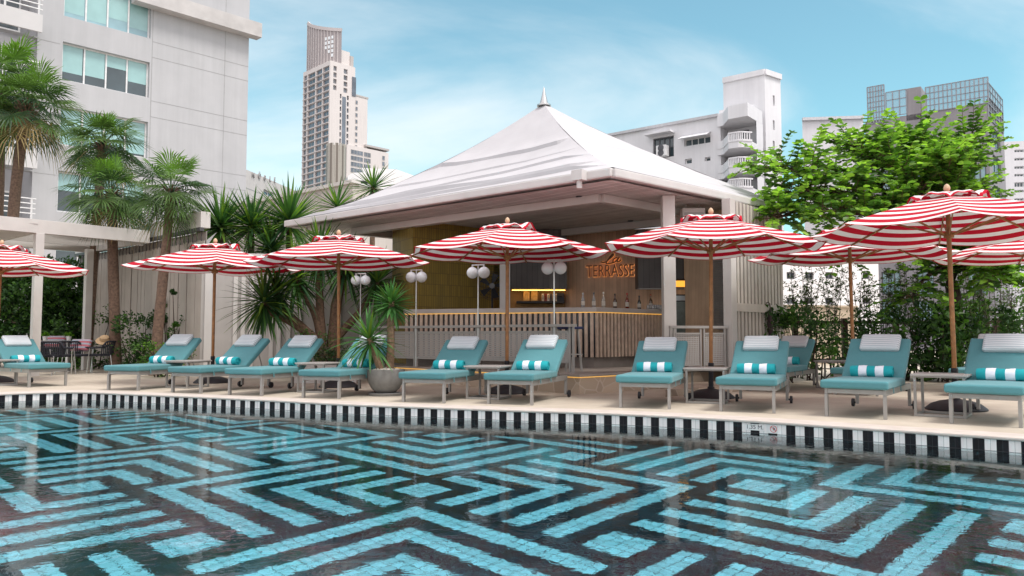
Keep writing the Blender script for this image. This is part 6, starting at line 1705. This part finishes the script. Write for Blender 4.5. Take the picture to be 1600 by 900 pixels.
# stair tower
u2 = Vector((.80, .60, 0)); n2 = Vector((u2.y, -u2.x, 0))
Os = O + u * SZ(1116, 200, O, u)[0] - nrm * 2.2; pS = O + u * (SZ(1178, 200, O, u)[0] + .25) - nrm * 2.2; pS.z = 0
zs = HIT(1178, 111, pS, nrm).z; zs0 = zs
s2 = (HIT(1221, 200, pS, n2) - pS).dot(u2); pE = pS + u2 * s2
slots = []
for y0, y1_ in ((149, 165), (188, 203), (220, 235)):
    a0 = (HIT(1207.5, y0, pS, n2) - pS).dot(u2); a1 = (HIT(1210.5, y0, pS, n2) - pS).dot(u2); slots.append((a0, a1, HIT(1209, y1_, pS, n2).z, HIT(1209, y0, pS, n2).z))
mb = MB(); facade(mb, pS, u2, 0, s2, -2.2, zs, slots, .4)
q = pS - u * 4.6 + nrm * 0; q2 = Os + Vector((0, 0, 0)); q2.z = 0
mb.quad(q2 + Vector((0, 0, -2.2)), pS + Vector((0, 0, -2.2)), pS + Vector((0, 0, zs)), q2 + Vector((0, 0, zs))); back2 = q2 - nrm * 8
mb.quad(q2 + Vector((0, 0, -2.2)), back2 + Vector((0, 0, -2.2)), back2 + Vector((0, 0, zs)), q2 + Vector((0, 0, zs)))
mb.quad(*[v + Vector((0, 0, zs)) for v in (q2, pS, pE, back2)])
mb.build('stair_tower', mapt, apt, world=True)
mb = MB(); mb.bar(q2 + nrm * .08 + Vector((0, 0, zs - .3)), pS + nrm * .08 + Vector((0, 0, zs - .3)), .2, .5); mb.bar(pS + n2 * .08 + Vector((0, 0, zs - .3)), pE + n2 * .08 + Vector((0, 0, zs - .3)), .2, .5); mb.build('tower_cap', mapt, apt, world=True)
for w in slots: window(apt, pS, u2, w, .3, 1, M['wframe'], M['pane_dark'], .06, None, 'slot_window')
# stacked AC unit under the strip window
a = rect(1034, 230, 1043, 245); t_ = O + u * ((a[0] + a[1]) / 2) + nrm * .45
mb = MB(); mb.box((t_.x, t_.y, (a[2] + a[3]) / 2), (1.0, .7, (a[3] - a[2])), Matrix.Rotation(math.atan2(u.y, u.x), 3, 'Z'))
for q in (.28, .74):
    c = t_ + nrm * .36 + Vector((0, 0, a[2] + (a[3] - a[2]) * q)); mb.add([c + u * (.32 * math.cos(k * math.pi / 8)) + Vector((0, 0, .32 * math.sin(k * math.pi / 8))) for k in range(16)], [tuple(range(16))], 1)
o = mb.build('air_conditioner', [M['wframe'], M['dframe']], apt, world=True)

# dark grey unfinished building with scaffold screens
O = AT(1548, 300, 62); O.z = 0; u = Vector((.80, -.60, 0)); nrm = Vector((u.y, -u.x, 0)); u2 = Vector((.66, .75, 0)).normalized(); n2 = Vector((u2.y, -u2.x, 0))
con = thing('unfinished_building', 'grey unfinished building with wire mesh screens on its roof behind the leafy tree', 'building', O)
mgr = mat('grey_render', (.30, .285, .30), .8, 0, .06, .7, var2=.08, streak=.2)
def r2(x0, y0, x1, y1):
    a, b = SZ(x0, y0, O, u), SZ(x1, y1, O, u); return (a[0], b[0], b[1], a[1])
ztop = SZ(1548, 160, O, u)[1]; sL = SZ(1352, 200, O, u)[0]; wl = []
for x0, x1 in ((1377, 1408), (1432, 1460), (1512, 1542)):
    for y0, y1_ in ((260, 295), (318, 352), (372, 408), (425, 460), (470, 500)): wl.append(r2(x0, y0, x1, y1_))
mb = MB(); facade(mb, O, u, sL, 0, -2.2, ztop, wl, .3)
s2 = (HIT(1572, 300, O, n2) - O).dot(u2); wr = []
for y0, y1_ in ((166, 190), (205, 235), (246, 280), (292, 330), (345, 380)):
    wr.append(((HIT(1553, 300, O, n2) - O).dot(u2), (HIT(1566, 300, O, n2) - O).dot(u2), HIT(1558, y1_, O, n2).z, HIT(1558, y0, O, n2).z))
facade(mb, O, u2, 0, s2, -2.2, ztop, wr, .3); q = O + u * sL
mb.quad(*[v + Vector((0, 0, ztop)) for v in (q, O, O + u2 * s2, q + u2 * s2)]); mb.quad(q + Vector((0, 0, -2.2)), q + Vector((0, 0, ztop)), q + u2 * s2 + Vector((0, 0, ztop)), q + u2 * s2 + Vector((0, 0, -2.2)))
mb.build('wall', mgr, con, world=True)
for w in wl: window(con, O, u, w, .25, 3, M['dframe'], M['pane_aqua'], .08)
for w in wr: window(con, O, u2, w, .25, 2, M['dframe'], M['pane_aqua'], .08, None, 'side_window')
mms = mat('scaffold_steel', (.28, .30, .33), .5, .4)
mmesh, _nt, _b = _mat('wire_mesh'); _b.inputs['Base Color'].default_value = (.34, .37, .40, 1)
_tr = N(_nt, 'ShaderNodeBsdfTransparent'); _ms = N(_nt, 'ShaderNodeMixShader'); _ms.inputs[0].default_value = .55
_nt.links.new(_b.outputs[0], _ms.inputs[1]); _nt.links.new(_tr.outputs[0], _ms.inputs[2]); _nt.links.new(_ms.outputs[0], _nt.nodes['Material Output'].inputs['Surface'])
def screen(O_, uu, s0, s1, z0, z1, nx, ny):
    mb = MB(); nn = Vector((uu.y, -uu.x, 0)); P = lambda s, z, d=0: O_ + uu * s + Vector((0, 0, z)) + nn * d
    mb.quad(P(s0, z0), P(s1, z0), P(s1, z1), P(s0, z1), 1)
    for i in range(nx + 1): s = s0 + (s1 - s0) * i / nx; mb.bar(P(s, z0, .05), P(s, z1, .05), .09, .06, up=nn)
    for j in range(ny + 1): z = z0 + (z1 - z0) * j / ny; mb.bar(P(s0, z, .05), P(s1, z, .05), .06, .07)
    mb.build('mesh_screen', [mms, mmesh], con, world=True)
a = r2(1446, 140, 1545, 160); screen(O, u, a[0], a[1], ztop + .0, SZ(1540, 121, O, u)[1], 14, 4)
screen(O, u2, 0, s2 * .95, ztop - 1.2, SZ(1545, 123, O, u)[1] - .2, 6, 5)
a = r2(1355, 137, 1383, 190); screen(O, u, a[0], a[1], a[2], a[3], 6, 7)
a = r2(1384, 145, 1417, 178); screen(O, u, a[0], a[1], a[2], a[3], 3, 3)
a = r2(1415, 139, 1440, 175); mb = MB(); p, q = O + u * a[0], O + u * a[1]; mb.prism([(v.x, v.y) for v in (p, q, q - nrm * 3, p - nrm * 3)], ztop - .5, a[3]); mb.build('roof_hut', mgr, con, world=True)
# plain white block between the two
O = AT(1256, 300, 78); O.z = 0; u = Vector((.99, -.12, 0)).normalized()
t = thing('plain_white_block', 'plain white gable wall seen behind the top left of the leafy tree', 'building', O); nrm = Vector((u.y, -u.x, 0))
s1 = SZ(1352, 300, O, u)[0]; z1 = SZ(1300, 187, O, u)[1]; wl = []
for x0, x1 in ((1262, 1275), (1290, 1304), (1330, 1345)):
    for y0, y1_ in ((425, 440), (455, 470), (395, 408)): a, b = SZ(x0, y0, O, u), SZ(x1, y1_, O, u); wl.append((a[0], b[0], b[1], a[1]))
mb = MB(); facade(mb, O, u, 0, s1, -2.2, z1, wl, .3); bd = Vector((O.x, O.y, 0)).normalized(); mb.quad(O + Vector((0, 0, -2.2)), O + bd * 9 + Vector((0, 0, -2.2)), O + bd * 9 + Vector((0, 0, z1)), O + Vector((0, 0, z1))); mb.build('wall', mapt, t, world=True)
for w in wl: window(t, O, u, w, .25, 2, M['wframe'], M['pane_dark'], .08)
mb = MB(); mb.bar(O + nrm * .1 + Vector((0, 0, z1 + .1)), O + u * s1 + nrm * .1 + Vector((0, 0, z1 + .1)), .4, .3); mb.build('parapet_cap', mat('cap_grey2', (.6, .6, .62), .7), t, world=True)
# low white house and beige yard wall seen between the shrub stems
O = AT(1205, 450, 34); O.z = 0; u = Vector((.98, .2, 0)).normalized(); nrm = Vector((u.y, -u.x, 0))
t = thing('low_white_house', 'low white house with small windows seen between the thin shrub stems', 'building', O)
wl = []
for x0, x1 in ((1229, 1243), (1258, 1272), (1290, 1303), (1348, 1360)):
    for y0, y1_ in ((465, 475), (425, 436)): a, b = SZ(x0, y0, O, u), SZ(x1, y1_, O, u); wl.append((a[0], b[0], b[1], a[1]))
s1 = SZ(1372, 400, O, u)[0]; z1 = SZ(1250, 392, O, u)[1]; mb = MB(); facade(mb, O, u, 0, s1, -2.2, z1, wl, .25); q = O + u * s1; mb.quad(q + Vector((0, 0, -2.2)), q - nrm * 6 + Vector((0, 0, -2.2)), q - nrm * 6 + Vector((0, 0, z1)), q + Vector((0, 0, z1)))
mb.quad(*[v + Vector((0, 0, z1)) for v in (O, q, q - nrm * 6, O - nrm * 6)]); mb.build('wall', mwh, t, world=True)
for w in wl: window(t, O, u, w, .2, 2, M['dframe'], M['pane_dark'], .06)
a, b = AT(1225, 480, 24), AT(1335, 480, 25); mb = MB(); zt_ = AT(1280, 480, 24.5).z; mb.bar(Vector((a.x, a.y, zt_ / 2 - .5)), Vector((b.x, b.y, zt_ / 2 - .5)), .2, zt_ + 1.0); mb.bar(Vector((a.x, a.y, zt_ + .03)), Vector((b.x, b.y, zt_ + .03)), .3, .06)
tag(mb.build('yard_wall', mat('sandy_plaster', (.44, .36, .27), .8, 0, .08, 1)), 'sandy beige yard wall seen low between the shrub stems', 'wall')
# far right office block with slot windows
O = AT(1566, 300, 95); O.z = 0; u = Vector((.985, -.17, 0)).normalized()
t = thing('slot_window_block', 'pale office block with rows of slot windows at the right edge of the photo', 'building', O); wl = []
for y0 in (234, 247, 260, 272, 285, 297, 310):
    a, b = SZ(1585, y0, O, u), SZ(1600, y0 + (3.5 if y0 != 285 else 7), O, u); wl.append((a[0], b[0], b[1], a[1]))
s1 = SZ(1680, 300, O, u)[0]; z1 = SZ(1580, 221, O, u)[1]; mb = MB(); facade(mb, O, u, 0, s1, -2.2, z1, wl, .4); nrm = Vector((u.y, -u.x, 0)); mb.quad(O + Vector((0, 0, -2.2)), O - nrm * 9 + Vector((0, 0, -2.2)), O - nrm * 9 + Vector((0, 0, z1)), O + Vector((0, 0, z1))); mb.build('wall', mapt, t, world=True)
for w in wl: window(t, O, u, w, .3, 3, M['wframe'], M['pane_dark'], .07)

# ------------------------------------------------------------------ world, sun, camera
EL, SX, SY = 62, .62, -.5
w = bpy.data.worlds.new('World'); sc.world = w; w.use_nodes = True; nt = w.node_tree; L = nt.links.new; nt.nodes.clear()
out = N(nt, 'ShaderNodeOutputWorld'); bg = N(nt, 'ShaderNodeBackground'); bg.inputs['Strength'].default_value = .10
sky = N(nt, 'ShaderNodeTexSky'); sky.sky_type = 'NISHITA'; sky.sun_disc = False; sky.sun_elevation = R(EL); sky.sun_rotation = math.atan2(SX, SY); sky.air_density = 1.0; sky.dust_density = .6; sky.ozone_density = 1.0
tc = N(nt, 'ShaderNodeTexCoord'); sx = N(nt, 'ShaderNodeSeparateXYZ'); L(tc.outputs['Generated'], sx.inputs[0])
tint = N(nt, 'ShaderNodeVectorMath', operation='MULTIPLY'); tint.inputs[1].default_value = (.86, 1.25, 1.03); L(sky.outputs[0], tint.inputs[0])
# wispy cloud, projected on a flat layer overhead
za = N(nt, 'ShaderNodeMath', operation='ADD'); za.inputs[1].default_value = .16; L(sx.outputs[2], za.inputs[0])
zm = N(nt, 'ShaderNodeMath', operation='MAXIMUM'); zm.inputs[1].default_value = .05; L(za.outputs[0], zm.inputs[0])
dx = N(nt, 'ShaderNodeMath', operation='DIVIDE'); L(sx.outputs[0], dx.inputs[0]); L(zm.outputs[0], dx.inputs[1])
dy = N(nt, 'ShaderNodeMath', operation='DIVIDE'); L(sx.outputs[1], dy.inputs[0]); L(zm.outputs[0], dy.inputs[1])
cb = N(nt, 'ShaderNodeCombineXYZ'); L(dx.outputs[0], cb.inputs[0]); L(dy.outputs[0], cb.inputs[1])
nz = N(nt, 'ShaderNodeTexNoise'); nz.inputs['Scale'].default_value = .62; nz.inputs['Detail'].default_value = 7; nz.inputs['Roughness'].default_value = .55; nz.inputs['Distortion'].default_value = .7
mp = N(nt, 'ShaderNodeMapping'); mp.inputs['Location'].default_value = (3.1, 1.7, 0); mp.inputs['Scale'].default_value = (.8, 1.3, 1); L(cb.outputs[0], mp.inputs['Vector']); L(mp.outputs[0], nz.inputs['Vector'])
cm = N(nt, 'ShaderNodeMapRange'); cm.interpolation_type = 'SMOOTHSTEP'; cm.inputs[1].default_value = .42; cm.inputs[2].default_value = .74; cm.inputs[3].default_value = .04; cm.inputs[4].default_value = .7; L(nz.outputs['Fac'], cm.inputs[0])
# bright thin overcast higher up
up_ = N(nt, 'ShaderNodeMapRange'); up_.interpolation_type = 'SMOOTHSTEP'; up_.inputs[1].default_value = .42; up_.inputs[2].default_value = .75; up_.inputs[3].default_value = 0; up_.inputs[4].default_value = .9; L(sx.outputs[2], up_.inputs[0])
bk = N(nt, 'ShaderNodeMapRange'); bk.interpolation_type = 'SMOOTHSTEP'; bk.inputs[1].default_value = .25; bk.inputs[2].default_value = -.45; bk.inputs[3].default_value = 0; bk.inputs[4].default_value = .85; L(sx.outputs[1], bk.inputs[0])  # extra cloud added behind the camera, out of view, to neutralise light and reflections
mb_ = N(nt, 'ShaderNodeMath', operation='MAXIMUM'); mb_.inputs[0].default_value = 0; L(bk.outputs[0], mb_.inputs[1])
mxm = N(nt, 'ShaderNodeMath', operation='MAXIMUM'); L(mb_.outputs[0], mxm.inputs[0]); L(up_.outputs[0], mxm.inputs[1])
low = N(nt, 'ShaderNodeMix', data_type='RGBA'); L(cm.outputs[0], low.inputs[0]); L(tint.outputs[0], low.inputs[6]); low.inputs[7].default_value = (6.3, 6.4, 6.4, 1)
mix = N(nt, 'ShaderNodeMix', data_type='RGBA'); L(mxm.outputs[0], mix.inputs[0]); L(low.outputs[2], mix.inputs[6]); mix.inputs[7].default_value = (9.0, 8.3, 8.5, 1)
L(mix.outputs[2], bg.inputs['Color']); L(bg.outputs[0], out.inputs[0])
sd = bpy.data.lights.new('sun', 'SUN'); sd.energy = 1.6; sd.angle = R(20); sd.color = (1, .955, .90)
so = bpy.data.objects.new('sun', sd); COL.objects.link(so)
dirv = Vector((SX, SY, 0)).normalized() * math.cos(R(EL)) + Vector((0, 0, math.sin(R(EL)))); so.rotation_euler = dirv.to_track_quat('Z', 'Y').to_euler(); so.location = (10, -10, 30)

cam = bpy.data.cameras.new('camera'); cam.sensor_width = 36; cam.lens = 36 * F / 1600; cam.clip_end = 4000; cam.clip_start = .05
co = bpy.data.objects.new('camera', cam); COL.objects.link(co); co.location = (0, 0, CH); co.rotation_euler = (math.pi / 2 + PITCH, 0, 0); sc.camera = co
sc.view_settings.view_transform = 'Standard'; sc.view_settings.look = 'None'; sc.view_settings.exposure = .86; sc.view_settings.gamma = 1
sc.render.engine = 'CYCLES'; cy = sc.cycles
cy.use_denoising = True; cy.max_bounces = 10; cy.diffuse_bounces = 4; cy.glossy_bounces = 4; cy.transmission_bounces = 8; cy.transparent_max_bounces = 12
cy.caustics_refractive = True; cy.caustics_reflective = False; cy.sample_clamp_indirect = 6; cy.blur_glossy = .5
